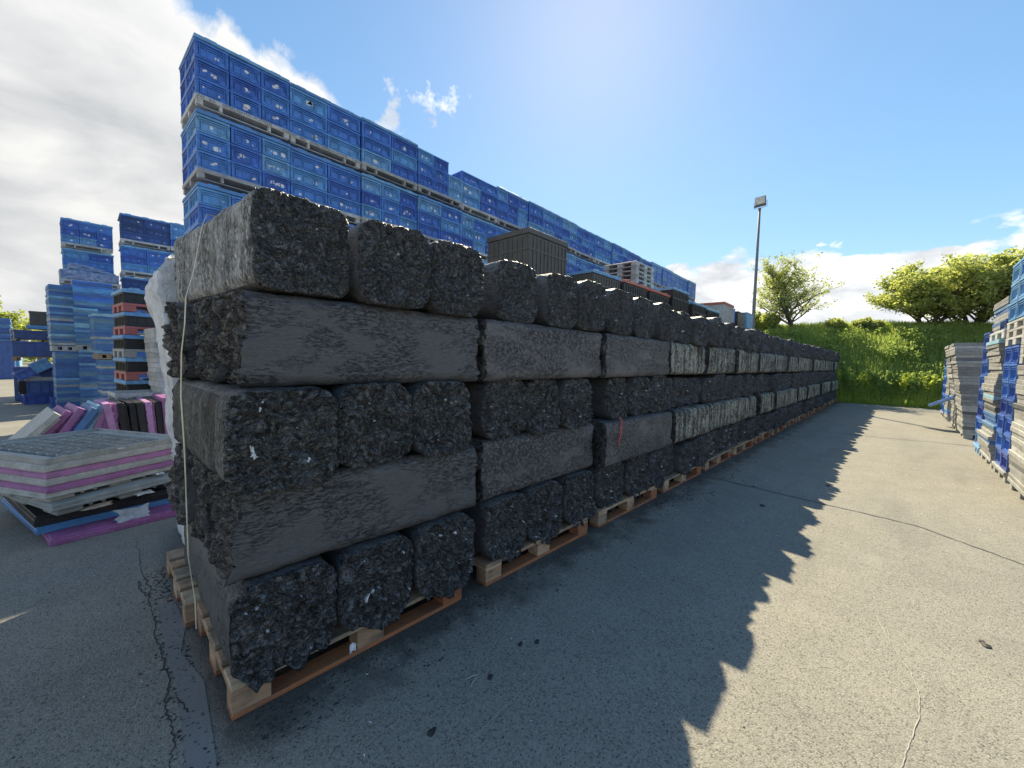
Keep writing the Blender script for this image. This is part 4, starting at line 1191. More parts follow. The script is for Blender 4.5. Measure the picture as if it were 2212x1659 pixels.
# torn film and paper scraps hanging out of the pile
def rag(name, c, sx, sy, seed, mat, label, cat, rot=(0, 0, 0)):
    r = random.Random(seed); m_ = MB(); n = 7; V = []
    for i in range(n):
        for j in range(n):
            u, v = i / (n - 1) - .5, j / (n - 1) - .5
            q = 1 - .5 * r.random() * (i in (0, n - 1) or j in (0, n - 1))
            V.append((u * sx * q, v * sy * q, .012 * noise.noise(Vector((u * 6, v * 6, seed))) + .008 * r.random()))
    F = [(i * n + j, (i + 1) * n + j, (i + 1) * n + j + 1, i * n + j + 1) for i in range(n - 1) for j in range(n - 1)]
    N0 = len(V); V2 = [(a, b_, z - .003) for a, b_, z in V]
    F2 = [(d + N0, c2 + N0, b2 + N0, a2 + N0) for a2, b2, c2, d in F]
    E_ = [k * n for k in range(n)] + [(n - 1) * n + k for k in range(1, n)] + [k * n + n - 1 for k in range(n - 2, -1, -1)] + [k for k in range(n - 2, 0, -1)]
    F3 = [(E_[k], E_[(k + 1) % len(E_)], E_[(k + 1) % len(E_)] + N0, E_[k] + N0) for k in range(len(E_))]
    m_.add(V + V2, F + F2 + F3)
    o = link(name, m_.mesh(name, mat), None, c, rot); tag(o, label, cat); return o
M_clear = mat_film('dirty_clear_film', ((0.30, 0.32, 0.34), (0.55, 0.57, 0.58)), 0, .2)
rag('film_piece', (.16, 4.70, .10), .26, .16, 4, M_clear, 'crumpled clear film hanging over the blue pallet edge', 'plastic film', (R(40), 0, R(10)))
rag('paper_scrap', (.24, 4.80, .235), .14, .07, 7, M_scrap, 'white torn paper on the black pallet of the front pile', 'paper', (R(10), 0, R(14)))
rag('paper_scrap', (.36, 4.93, .36), .07, .03, 8, M_scrap, 'small white scrap under the grey tray stack', 'paper', (R(20), 0, R(14)))
rag('straw_tuft', (-.05, 4.70, .215), .22, .07, 9, M_cream, 'frayed straw-coloured packing on the black pallet', 'packing', (R(14), 0, R(16)))
rag('paper_scrap', (.10, 4.86, .655), .08, .03, 17, M_scrap, 'white scrap on the rim of the honeycomb tray', 'paper', (R(60), 0, R(29)))

# ---- jumble of crates at far left
ME_vb = crate_mesh('vivid_crate', .60, .40, .28, M_blue_vivid, open_top=True); ME_db = crate_mesh('big_crate', .8, .6, .42, M_blue_dark)
ME_bk = crate_mesh('black_crate', .4, .6, .42, M_black); ME_lb = crate_mesh('light_crate', .6, .4, .28, M_lblue, open_top=True)
ME_big = crate_mesh('large_blue_box', .64, .6, .36, M_blue_dark)
def put(me, name, loc, rot, label, cat='crate', scale=(1, 1, 1), group=None):
    o = link(name, me, None, loc, [R(a) for a in rot], scale); tag(o, label, cat, group); return o
put(ME_vb, 'blue_crate', (-1.22, 17.15, 0), (0, 0, 12), 'vivid blue crate at the foot of the jumbled pile')
put(ME_vb, 'blue_crate', (-.84, 15.8, .0), (0, 0, 96), 'vivid blue crate standing alone by the narrow lid tower', scale=(.7, .5, .95))
put(ME_db, 'dark_blue_box', (-1.12, 17.2, .285), (0, 0, 6), 'dark blue box with a grey lid in the jumbled pile', 'box', (.82, .9, .85))
o = link('plastic_cover', lid_mesh(.68, .55, M_grey, .1, False), None, (-1.44, 16.92, .645), (0, 0, R(6))); tag(o, 'grey lid on the dark blue box of the jumbled pile', 'lid')
put(ME_bk, 'black_crate', (-1.50, 17.3, .285), (0, 0, 8), 'black crate beside the dark blue box of the pile', scale=(.45, .8, .85))
put(ME_vb, 'blue_crate', (-1.30, 16.95, .80), (0, -32, 10), 'blue ribbed crate tipped over on the grey lid', scale=(.9, .9, .8))
put(ME_lb, 'light_blue_crate', (-1.08, 16.95, .95), (0, -32, 10), 'pale blue crate tipped over beside the ribbed one', scale=(.62, .9, .95))
put(ME_big, 'green_blue_box', (-.92, 17.3, .74), (0, -24, 4), 'dark teal box tilted behind the pale crate', 'box', (.7, .8, .9))
for i, (x, zq, w_, h_, mt) in enumerate(((-1.24, 1.30, 1.0, .42, M_blue_dark), (-1.22, 1.80, .95, .24, M_blue_dark), (-1.15, 2.10, .62, .09, M_blue), (-1.12, 2.20, .56, .40, M_brown), (-1.24, .02, 1.0, .95, M_blue_dark))):
    m_ = MB(); m_.bbox(-w_ / 2, w_ / 2, 0, .8, 0, h_, .01); m_.bbox(-w_ / 2 - .012, w_ / 2 + .012, -.012, .812, h_ - .05, h_ + .012, .005)
    for k in range(1, 5): m_.box(-w_ / 2 + w_ * k / 5 - .012, -w_ / 2 + w_ * k / 5 + .012, -.01, .01, .02, h_ - .05)
    if mt is M_brown:
        for k in range(4): m_.box(-w_ / 2 + .06, w_ / 2 - .06, -.012, .01, .05 + k * .08, .075 + k * .08)
    lb = ['dark blue ribbed box on a pallet at mid height of the far left stack', 'low dark blue box with white film, far left stack', 'thin blue tray under the slatted black box', 'slatted black box crowning the far left stack', 'tall dark blue box at the foot of the far left stack'][i]
    tag(link('ribbed_box', m_.mesh('ribbed_box', mt), None, (x, 18.1, zq)), lb, 'box')
for z_ in (1.16, 1.66):
    m_ = MB(); m_.box(-.52, .52, 0, .8, .10, .13); [m_.box(q, q + .1, 0, .8, 0, .10) for q in (-.52, -.05, .42)]
    tag(link('wooden_pallet', m_.mesh('far_pallet', M_wood), None, (-1.24, 18.1, z_ + (.0 if z_ < 1.5 else .085)), None, (1, 1, 1.0 if z_ < 1.5 else .35)), 'worn pallet in the far left stack, %s one' % ('lower' if z_ < 1.5 else 'upper'), 'pallet')

# far yard: pale crates with figures, blue boxes, dark tower
def ybox(x, y, z, w_, h_, d_, mt, name, label, taper=0.0, cat='box'):
    m_ = MB(); m_.box(-w_ / 2, w_ / 2, 0, d_, 0, h_ - .06)
    m_.box(-w_ / 2 - .02, w_ / 2 + .02, -.02, d_ + .02, h_ - .06, h_)
    for k in range(1, 5): m_.box(-w_ / 2 + w_ * k / 5 - .015, -w_ / 2 + w_ * k / 5 + .015, -.012, .01, .02, h_ - .07)
    if taper: m_.v = [(vx * (1 - taper * (1 - vz / h_)), vy, vz) for vx, vy, vz in m_.v]
    o = link(name, m_.mesh(name, mt), None, (x, y, z)); tag(o, label, cat); return o
fp = MB(); [fp.box(-.7, .7, y0, y0 + .12, .10, .13) for y0 in (0, .3, .6, .9)]; [fp.box(q, q + .12, 0, 1, 0, .10) for q in (-.7, -.06, .58)]
FP = fp.mesh('far_pallet2', M_wood)
ybox(-3.15, 32, .42 - .42, .72 * 1.9, .52, 1.0, M_grey_dk, 'grey_box', 'dark grey box on the ground under the pale blue far box')
ybox(-3.15, 32, .56, .58, .50, 1.0, M_lblue, 'pale_blue_box', 'pale blue box in the far yard at the left edge')
ybox(-3.18, 32, 1.10, .68, .70, 1.0, M_cream, 'cream_box', 'cream tapered tub in the far yard', .18)
b30 = ybox(-2.78, 32, 1.82, .50, .66, .8, M_white, 'white_box', 'white box with figures 30 and 31 in the far yard')
link('lettering', make_text('30\n31', .26, M_blue_dark), b30, (.04, -.03, .33), (R(90), 0, 0))
lid_tower(-3.75, 31.5, 3, .70, 1.0, 1.86, 3.0, .095, [M_blue_lid, M_blue_dark], (0, 0), 'worn blue crate layer of the tower at the left edge', 'crate layers of the far yard tower', 40, .03, nm_='crate_layer', cat='crate')
ybox(-3.42, 31.5, 0, .9, 1.84, 1.0, M_blue_dark, 'blue_box', 'dark blue box carrying the tower at the left edge')
ybox(-6.2, 40, 0, 2.2, 2.2, 3.0, M_blue_dark, 'blue_block', 'dark blue crate block farther back in the yard', cat='crates')

# strap hanging over the left end of the wall
m_ = MB()
SP = [(.43, 2.53, 2.195), (.385, 2.50, 2.185), (.36, 2.46, 2.12), (.30, 2.30, 1.86), (.262, 2.22, 1.74), (.25, 2.17, 1.62), (.25, 2.29, 1.50), (.25, 2.344, 1.30), (.25, 2.284, 1.09), (.25, 2.268, .945), (.24, 2.16, .62), (.25, 2.08, .45), (.245, 2.03, .36)]
V = []
for i, p_ in enumerate(SP):
    wd = (.006, .008, .010, .012, .013, .013, .014, .017, .018, .015, .012, .010, .008, .007)[i]
    V += [(p_[0], p_[1] - wd, p_[2]), (p_[0], p_[1] + wd, p_[2]), (p_[0] + .002, p_[1] + wd, p_[2]), (p_[0] + .002, p_[1] - wd, p_[2])]
F = []
for i in range(len(SP) - 1):
    a = i * 4
    for k in range(4): F.append((a + k, a + (k + 1) % 4, a + 4 + (k + 1) % 4, a + 4 + k))
m_.add(V, F)
tag(link('strap', m_.mesh('strap', plastic('strap_yellowish', [(.62, .58, .40)], .4, .1))), 'pale yellow packing strap hanging down the left end of the wall', 'strap')
# orange-red cord
m_ = MB(); m_.tube([(3.36, 1.84, .99), (3.37, 1.815, .95), (3.33, 1.815, .90), (3.34, 1.81, .84), (3.31, 1.81, .80), (3.31, 1.81, .74)], .006, 5)
tag(link('red_cord', m_.mesh('red_cord', plastic('red_cord', [(.7, .06, .04)], .5, .1))), 'short red cord dangling from the middle tier', 'cord')

# ---- containers between the bales and the long row
def stackbox(x, y, deg, z, w_, d_, h_, mt, lidm, name, label, lidlabel, slats=True, lugs=True):
    m_ = MB(); m_.bbox(.015, w_ - .015, .015, d_ - .015, 0, h_, .01)
    if slats:
        n = 11
        for k in range(n): m_.box(.03 + (w_ - .1) * k / (n - 1), .055 + (w_ - .1) * k / (n - 1), .002, d_ - .002, .02, h_ - .03)
        for k in range(9): m_.box(.002, w_ - .002, .03 + (d_ - .1) * k / 8, .05 + (d_ - .1) * k / 8, .02, h_ - .03)
        for q in (.0, h_ * .62): m_.box(.003, w_ - .003, .003, d_ - .003, q + .001, q + .035)
    o = link(name, m_.mesh(name, mt), None, (x, y, z), (0, 0, R(deg))); tag(o, label, 'container')
    if lidm:
        l = link('plastic_cover', lid_mesh(w_, d_, lidm, .085, lugs), None, (x, y, z + h_ + .001), (0, 0, R(deg))); tag(l, lidlabel, 'lid')
def carrier(x, y, deg, w_, d_, z1, mt, label, n):
    """lower containers of the stack, one thing each"""
    h_ = z1 / n
    for i in range(n):
        m_ = MB(); m_.bbox(.015, w_ - .015, .015, d_ - .015, .08, h_ - .002, .01); m_.bbox(0, w_, 0, d_, h_ - .05, h_ - .004, .005)
        for x0 in (.02, w_ / 2 - .05, w_ - .12): m_.box(x0, x0 + .1, .02, d_ - .02, 0, .08)
        tag(link('container', m_.mesh('container', mt), None, (x, y, i * h_), (0, 0, R(deg))), '%s, %s from the ground' % (label, ordw(i + 1)), 'container', 'containers hidden behind the bale wall')
carrier(4.75, 4.3, 2, 1.1, .95, 2.86, M_brown, 'dark container under the brown one behind the bales', 3)
stackbox(4.75, 4.3, 2, 2.86, 1.1, .95, .66, M_brown, M_brown, 'brown_container', 'large brown-black container rising behind the bales', 'brown-black lid of the large container', True, False)
RW = [(6.62, 1.1, 2.62, .60, M_brown, M_lblue, 'pale blue', 'black container with a pale blue lid, nearest behind the bales'),
      (7.80, 1.2, 2.62, .60, M_black, M_orange, 'orange-red', 'black container with an orange lid, left of the next orange one'),
      (9.05, 1.2, 2.60, .60, M_black, M_orange, 'orange-red', 'second black container with an orange lid'),
      (10.4, 1.15, 2.85, .58, M_black, M_lblue, 'bright blue', 'taller black container with a blue lid past the orange lids'),
      (11.8, 1.2, 2.62, .60, M_black, M_lblue, 'pale blue', 'black container with a pale blue lid left of the grey container'),
      (13.05, 1.2, 2.58, .60, M_black, M_lblue, 'pale blue', 'black container with a pale blue lid near the lamp pole')]
for i, (x, w_, z_, h_, mt, lm_, lc, lb) in enumerate(RW):
    carrier(x, 4.3, 1, w_, 1.0, z_, M_black, 'dark container under the %s lidded stack behind the bales' % ordw(i + 1), 3)
    stackbox(x, 4.3, 1, z_, w_, 1.0, h_, mt, lm_, 'black_container', lb, '%s lid of the %s lidded stack behind the bales' % (lc, ordw(i + 1)))
# grey pallets tied together on a stack
carrier(10.3, 5.35, 2, 1.2, 1.0, 3.62, M_grey, 'grey container carrying the tied grey pallets', 4)
o = link('plastic_pallet', ME_lid2, None, (10.3, 5.3, 3.63), (0, 0, R(2))); tag(o, 'blue lid between the grey container and the tied pallets', 'lid')
ME_gpl = rp.mesh('grey_pallet_b', M_white)
for i in range(5):
    o = link('plastic_pallet', ME_gpl if i in (0, 4) else ME_gp, None, (10.27, 5.3, 3.71 + i * .118), (0, 0, R(2 + rnd.uniform(-.5, .5))), (1, 1, .7)); tag(o, 'grey pallet, %s from the bottom of the tied bundle' % ORD[i], 'pallet', 'grey pallets tied in a bundle')
M_yel = plastic('yellow_tag', [(.6, .45, .05)], .5, .1)
stackbox(15.3, 4.5, 2, 2.72, 1.3, 1.9, .92, M_white, M_orange, 'grey_container', 'pale grey container with an orange lid near the lamp pole', 'orange lid of the pale grey container', True, False)
carrier(15.3, 4.5, 2, 1.3, 1.9, 2.72, M_grey, 'grey container under the pale grey one with orange lid', 3)
carrier(17.6, 5.0, 2, 1.0, 1.0, 3.85, M_blue, 'blue container right of the pale grey container', 5)
carrier(18.9, 5.0, 2, 1.2, 1.0, 3.80, M_black, 'black container beside the lamp pole', 5)
carrier(20.3, 5.0, 2, 1.2, 1.0, 3.90, M_lblue, 'pale blue container beside the lamp pole', 5)

# ---- right-hand stacks along the lane
GR = 'grey and blue lids stacked beside the lane'
M_grey_r = plastic('weathered_grey_plastic', [(0.28, 0.28, 0.265), (0.34, 0.34, 0.32), (0.23, 0.23, 0.22), (0.31, 0.305, 0.28)], 0.6, 0.45, (0.13, 0.13, 0.12))
rl = [M_grey_r, M_grey, M_grey_dk]
def feet(x, w_, label, mt=M_grey):
    m_ = MB(); m_.bbox(0, w_, -1.0, 0, .09, .14, .004)
    for x0 in (.02, w_ / 2 - .07, w_ - .16):
        for y0 in (-.98, -.57, -.16): m_.bbox(x0, x0 + .14, y0, y0 + .14, 0, .09, .006)
    tag(link('plastic_pallet', m_.mesh('foot_pallet', mt), None, (x, -1.1, 0)), label, 'pallet', 'pallets under the right-hand stacks')
feet(7.0, 1.15, 'grey pallet under the nearest stack at the right edge')
lid_tower(7.0, -2.1, 0, 1.15, 1.0, .14, 1.58, .060, rl, (0, .0), 'grey lid of the nearest stack at the right edge', GR, 50, .012, weights=[5, 4, .3])
feet(8.42, .95, 'grey pallet under the blue crates right of the mixed lid tower')
ME_r3 = crate_mesh('lane_crate_pale', .47, .6, .26, M_lidblue)
ME_r1 = crate_mesh('lane_crate', .47, .6, .26, M_blue_vivid); ME_r2 = crate_mesh('lane_crate_open', .47, .6, .26, M_blue)
for i in range(7):
    for j in range(2):
        put(ME_r1 if i in (0, 3) else ME_r2, 'blue_crate', (8.66 + j * .475, -1.42 + rnd.uniform(-.01, .01), .142 + i * .245), (0, 0, 180), 'blue crate, %s layer, %s, between the lid towers by the lane' % (ORD[i], 'near side' if j == 0 else 'far side'), 'crate', (1, 1, .93), 'blue crates between the lid towers by the lane')
for i in range(3):
    o = link('plastic_pallet', ME_gp if i % 2 else ME_gpl, None, (8.05, -2.12, 1.87 + i * .115), (0, 0, 0), (1.1, 1, .68)); tag(o, 'pale pallet, %s of three under the topmost blue crates at the lane' % ORD[i], 'pallet', 'pale pallets under the topmost crates')
for i in range(3):
    for j in range(2):
        put(ME_r3, 'blue_crate', (8.45 + j * .55, -1.38, 2.22 + i * .27), (0, 0, 180), 'pale labelled blue crate, %s layer, %s, on the pale pallets' % (ORD[i], 'near side' if j == 0 else 'far side'), 'crate', (1.1, .9, 1), 'topmost blue crates by the lane')
for o in [q for q in bpy.data.objects if q.name.startswith('blue_crate') and q.get('group') in ('topmost blue crates by the lane', 'blue crates between the lid towers by the lane')]:
    if rnd.random() < .8: add_labels(o, .3, .235, 1, rnd, 0)
for i in range(4):
    o = link('plastic_pallet', ME_gp, None, (7.0, -2.1, 1.60 + i * .12), (0, 0, 0), (.95, 1, .7)); tag(o, 'grey pallet, %s layer on the nearest stack' % ORD[i], 'pallet')
# mixed tower C
feet(9.5, 1.12, 'grey pallet under the mixed blue and grey lid tower')
ptn = 'ggggbgggbbbbgkggBgggggggGggggggB'
CM = {'g': 0, 'b': 1, 'B': 2, 'k': 3, 'G': 4}
lid_tower(9.5, -2.1, 0, 1.12, 1.0, .14, 1.98, .0575, [M_grey_r, M_blue_lid, M_lblue, M_grey_dk, M_grey],
          lambda f: (.10 * math.sin(f * 9) * .3, .03 * math.sin(f * 14)), 'lid of the mixed blue and grey tower', GR, 51, .02, pick=lambda i, n: CM[ptn[i]] if i < len(ptn) else 0)
o = link('plastic_pallet', ME_gpl, None, (9.35, -2.1, 2.0), (0, 0, 0), (1.1, 1, .8)); tag(o, 'pale pallet bridging the mixed lid tower', 'pallet')
put(crate_mesh('small_blue', .5, .5, .16, M_blue_dark), 'blue_crate', (9.65, -1.36, 2.125), (0, 0, 0), 'small dark blue crate under the raised lid block')
lid_tower(9.62, -2.1, 0, 1.25, .95, 2.13, 2.66, .058, [M_grey_r, M_blue_lid], (0, 0), 'lid of the raised block above the mixed tower', GR, 52, .008, pick=lambda i, n: 1 if i in (2, 5, 6) else 0)
# crate column B
feet(10.75, .72, 'blue-grey pallet under the tall column of blue crates', M_lblue)
ME_rb = crate_mesh('column_crate', .66, .7, .262, M_blue_vivid); ME_rb2 = crate_mesh('column_crate_b', .66, .7, .262, M_blue)
for i in range(8):
    put((ME_rb, ME_rb2)[i in (1, 4, 5, 0)], 'blue_crate', (11.1 + rnd.uniform(-.02, .02), -1.46 + rnd.uniform(-.015, .015), .142 + i * .255), (0, 0, 180), 'blue crate, %s from the bottom of the tall single column' % ORD[i], 'crate', (1, 1, .97), 'blue crates of the tall column')
# leaning grey towers A2, A1
lean_ = lambda f: (0.0, .24 * f ** 1.3)
feet(13.2, 1.2, 'grey pallet under the leaning grey tower, near one'); feet(14.75, 1.2, 'grey pallet under the leaning grey tower, far one')
lid_tower(13.2, -2.15, 0, 1.2, 1.05, .14, 2.10, .0655, rl, lean_, 'grey lid of the near leaning tower', GR, 53, .012, weights=[6, 3, 1])
lid_tower(14.6, -2.15, 0, 1.2, 1.05, .14, 2.12, .068, rl, lean_, 'grey lid of the far leaning tower', GR, 54, .012, weights=[6, 3, 1])
feet(17.2, 1.0, 'pallet under the farthest lid tower', M_steel); feet(18.6, 1.2, 'pallet under the last crate column by the bank', M_steel)
lid_tower(17.2, -2.1, 0, 1.0, 1.0, .14, 1.9, .07, [M_grey_r, M_lblue, M_blue], (0, .0), 'lid of the farthest tower by the bank', GR, 55, .02, weights=[4, 1, 1.5])
ME_rl = crate_mesh('last_crate', 1.1, .9, .29, M_blue)
for i in range(6): put(ME_rl, 'blue_crate', (19.2, -1.56, .142 + i * .285), (0, 0, 180), 'blue crate, %s from the bottom of the last column' % ORD[i], 'crate', group='blue crates of the last column')
_c = [q for q in bpy.data.objects if q.get('label') == 'blue crate, left column, bottom tier, second block, top level of long row'][0]
m_ = MB(); m_.box(-.045, .045, -.0008, .002, -.014, .014)
link('yellow_label', m_.mesh('yellow_label', M_yel), _c, (.10, -(CW / 2 - .032) - .002, .10))
_a, _b = Vector((14.74, -1.02, .82)), Vector((16.1, -.70, .51))
m_ = MB(); m_.bbox(-.15, (_b - _a).length, -.035, .035, -.035, .035, .005)
o = link('blue_beam', m_.mesh('blue_beam', M_bA)); o.matrix_world = Matrix.Translation(_a) @ (_b - _a).to_track_quat('X', 'Z').to_matrix().to_4x4()
tag(o, 'blue plastic beam sticking out of the leaning grey tower', 'beam')

# ------------------------------------------------------------------ bank, grass, trees
def mat_leaf(name, ca, cb, trans=0.45, sc=0.9):
    m = bpy.data.materials.new(name); m.use_nodes = True
    t = NT(m.node_tree); m.node_tree.nodes.clear()
    pos = t.n('ShaderNodeNewGeometry')
    n1 = t.noise(pos.outputs['Position'], sc, 4.0, 0.6)
    f = t.math('ADD', t.math('MULTIPLY', pos.outputs['Random Per Island'], 0.55), t.maprange(n1.outputs[0], .3, .7, 0, .5), clamp=True)
    c = t.mix(f, ca, cb)
    d = t.n('ShaderNodeBsdfPrincipled', {'Base Color': c, 'Roughness': 0.55})
    tr = t.n('ShaderNodeBsdfTranslucent', {'Color': t.mix(0.5, c, (cb[0] * 1.6, cb[1] * 1.5, cb[2] * .6))})
    mx_ = t.n('ShaderNodeMixShader', {0: trans, 1: d.outputs[0], 2: tr.outputs[0]})
    t.n('ShaderNodeOutputMaterial', {0: mx_.outputs[0]})
    return m
M_grass = mat_leaf('grass_blades', (0.19, 0.29, 0.10), (0.42, 0.54, 0.20), 0.6)
M_grass_y = mat_leaf('grass_bright', (0.28, 0.38, 0.08), (0.50, 0.58, 0.14), 0.6)
M_herb = mat_leaf('herb_leaves', (0.13, 0.22, 0.08), (0.33, 0.44, 0.17), 0.6)
M_leaf = mat_leaf('tree_leaves', (0.23, 0.29, 0.11), (0.50, 0.56, 0.25), 0.62)
M_leaf2 = mat_leaf('tree_leaves_dark', (0.21, 0.27, 0.12), (0.46, 0.52, 0.25), 0.62)
M_bark = mat_plain('bark', (0.06, 0.05, 0.04), (0.12, 0.10, 0.08), 0.9, 12.0)

def bank_x0(y): return 22.35 - 0.12 * (y - 1.8) * (1 if y < 1.8 else 0) * 0.5 + 0.12 * math.sin(y * 1.3)
CREST = 3.55
def bank_z(x, y):
    d = x - bank_x0(y)
    if d < 0: return 0.0
    u = min(1.0, d / 5.3)
    z = CREST * (1 - (1 - u) ** 1.4)
    if d > 8: z -= (d - 8) * 0.12
    return max(0.0, z + 0.16 * noise.noise(Vector((x * .8, y * .8, 1.0))) * min(1, d) + 0.10 * math.sin(y * .35))
V = []; F = []; NX, NY = 40, 150
for i in range(NX + 1):
    for j in range(NY + 1):
        y = -40 + 90 * j / NY; x = bank_x0(y) + 14 * (i / NX) ** 1.6
        V.append((x, y, bank_z(x, y) if i else -.02))
for i in range(NX):
    for j in range(NY):
        a = i * (NY + 1) + j; F.append((a, a + NY + 1, a + NY + 2, a + 1))
m_ = MB(); m_.add(V, F)
tag(link('bank', m_.mesh('bank', M_soil, True)), kind='structure')

def blades(name, pts, hmin, hmax, wd, mat, seed, label, droop=.35):
    """grass: every blade a bent strip of two quads; pts is an array of root points"""
    r = np.random.default_rng(seed); n = len(pts)
    az = r.uniform(0, 2 * np.pi, n); h = r.uniform(hmin, hmax, n); ln = r.uniform(.1, droop, n) * h
    dx, dy = np.cos(az), np.sin(az); sx, sy = -dy, dx; w_ = r.uniform(.6, 1.3, n) * wd
    P = np.array(pts)
    def row(f, bend, ww):
        c = P + np.stack([dx * ln * bend, dy * ln * bend, h * f], 1); s = np.stack([sx * w_ * ww, sy * w_ * ww, np.zeros(n)], 1)
        return c - s, c + s
    a0, a1 = row(0, 0, .7); b0, b1 = row(.55, .35, .6); c0, c1 = row(1.0, 1.0, .08)
    VV = np.stack([a0, a1, b1, b0, c1, c0], 1).reshape(-1, 3)
    base = np.arange(n)[:, None] * 6
    FF = np.concatenate([base + np.array([0, 1, 2, 3]), base + np.array([3, 2, 4, 5])], 1).reshape(-1, 4)
    me = bpy.data.meshes.new(name); me.vertices.add(len(VV)); me.vertices.foreach_set('co', VV.ravel().astype(np.float32))
    me.loops.add(FF.size); me.loops.foreach_set('vertex_index', FF.ravel().astype(np.int32))
    me.polygons.add(len(FF)); me.polygons.foreach_set('loop_start', (np.arange(len(FF)) * 4).astype(np.int32)); me.polygons.foreach_set('loop_total', np.full(len(FF), 4, np.int32))
    me.materials.append(mat); me.update(calc_edges=True); me.validate()
    return tag(link(name, me), label, 'grass', kind='stuff')
gr = random.Random(5)
def bankpts(n, y0, y1, d0, d1, pw=1.0, clump=None):
    out = []
    while len(out) < n:
        y = gr.uniform(y0, y1); d = d0 + (d1 - d0) * gr.random() ** pw; x = bank_x0(y) + d
        if clump and noise.noise(Vector((x * 1.4, y * 1.4, clump))) < -.05: continue
        out.append((x, y, bank_z(x, y) - .02))
    return out
blades('grass', bankpts(62000, -6, 7, .3, 5.6) + bankpts(18000, 7, 26, .3, 5.6) + bankpts(9000, -16, -6, .3, 5.6), .16, .42, .016, M_grass, 1, 'long green grass covering the bank')
blades('bright_grass', bankpts(9000, -6, 5, -.25, .6, 1.0) + bankpts(14000, -6, 7, 4.0, 5.9), .12, .36, .015, M_grass_y, 2, 'bright yellow-green grass along the foot and crest of the bank')

def leafmesh(m_, c, n, rad, size, r, mi=0, flat=1.0):
    for _ in range(n):
        d = Vector((r.gauss(0, 1), r.gauss(0, 1), r.gauss(0, 1) * flat)).normalized() * rad * r.random() ** .5
        p = c + d
        u = Vector((r.gauss(0, 1), r.gauss(0, 1), r.gauss(0, 1) * .7)).normalized(); v = u.orthogonal().normalized(); v = (v * math.cos(r.uniform(0, 6.3)) + u.cross(v) * math.sin(r.uniform(0, 6.3)))
        s = size * r.uniform(.6, 1.35)
        m_.add([p - u * s, p + v * s * .55 - u * s * .1, p + u * s, p - v * s * .55 - u * s * .1], [(0, 1, 2, 3)], mi)
# herbs and nettles on the bank: countless, one sheet of ground cover
m_ = MB(); r_ = random.Random(8)
for (x, y, z) in bankpts(430, -6, 6.5, .5, 4.2, 1.0, 7.7):
    leafmesh(m_, Vector((x - .05, y, z + r_.uniform(.15, .45))), 26, r_.uniform(.16, .30), .060, r_)
tag(link('undergrowth', m_.mesh('undergrowth', M_herb)), 'dark leafy weeds spreading over the grass bank', 'ground cover', kind='stuff')

def weed(x, y, h_, seed, label):
    r = random.Random(seed); root = bpy.data.objects.new('tall_weed', None); COL.objects.link(root); z = bank_z(x, y); root.location = (x, y, z)
    tag(root, label, 'plant', 'tall weeds at the foot of the bank')
    a = MB(); b_ = MB()
    for k in range(7):
        ox, oy = r.uniform(-.18, .18), r.uniform(-.2, .2); hh = h_ * r.uniform(.6, 1); lx, ly = r.uniform(-.1, .1), r.uniform(-.1, .1)
        a.tube([(ox, oy, 0), (ox + lx * .5, oy + ly * .5, hh * .5), (ox + lx, oy + ly, hh)], [.009, .007, .003], 4)
        for q in range(9):
            f = .15 + .85 * q / 8; leafmesh(b_, Vector((ox + lx * f, oy + ly * f, hh * f)), 5, .09 * (1.2 - f * .6), .055, r)
    link('stems', a.mesh('stems', M_herb), root); link('leaves', b_.mesh('leaves', M_grass_y if seed % 2 else M_grass), root)
for i, (y, h_) in enumerate(((1.45, 1.1), (1.0, .8), (.45, .75), (-.15, 1.0), (-.45, 1.15), (-1.0, .75), (-1.7, .8), (1.75, .9))):
    weed(bank_x0(y) + .45 + .1 * (i % 3), y, h_, 60 + i, 'tall leafy weed at the foot of the bank, %s from the bale wall' % ordw([3, 4, 5, 6, 7, 8, 9, 1][i] if i != 7 else 1))

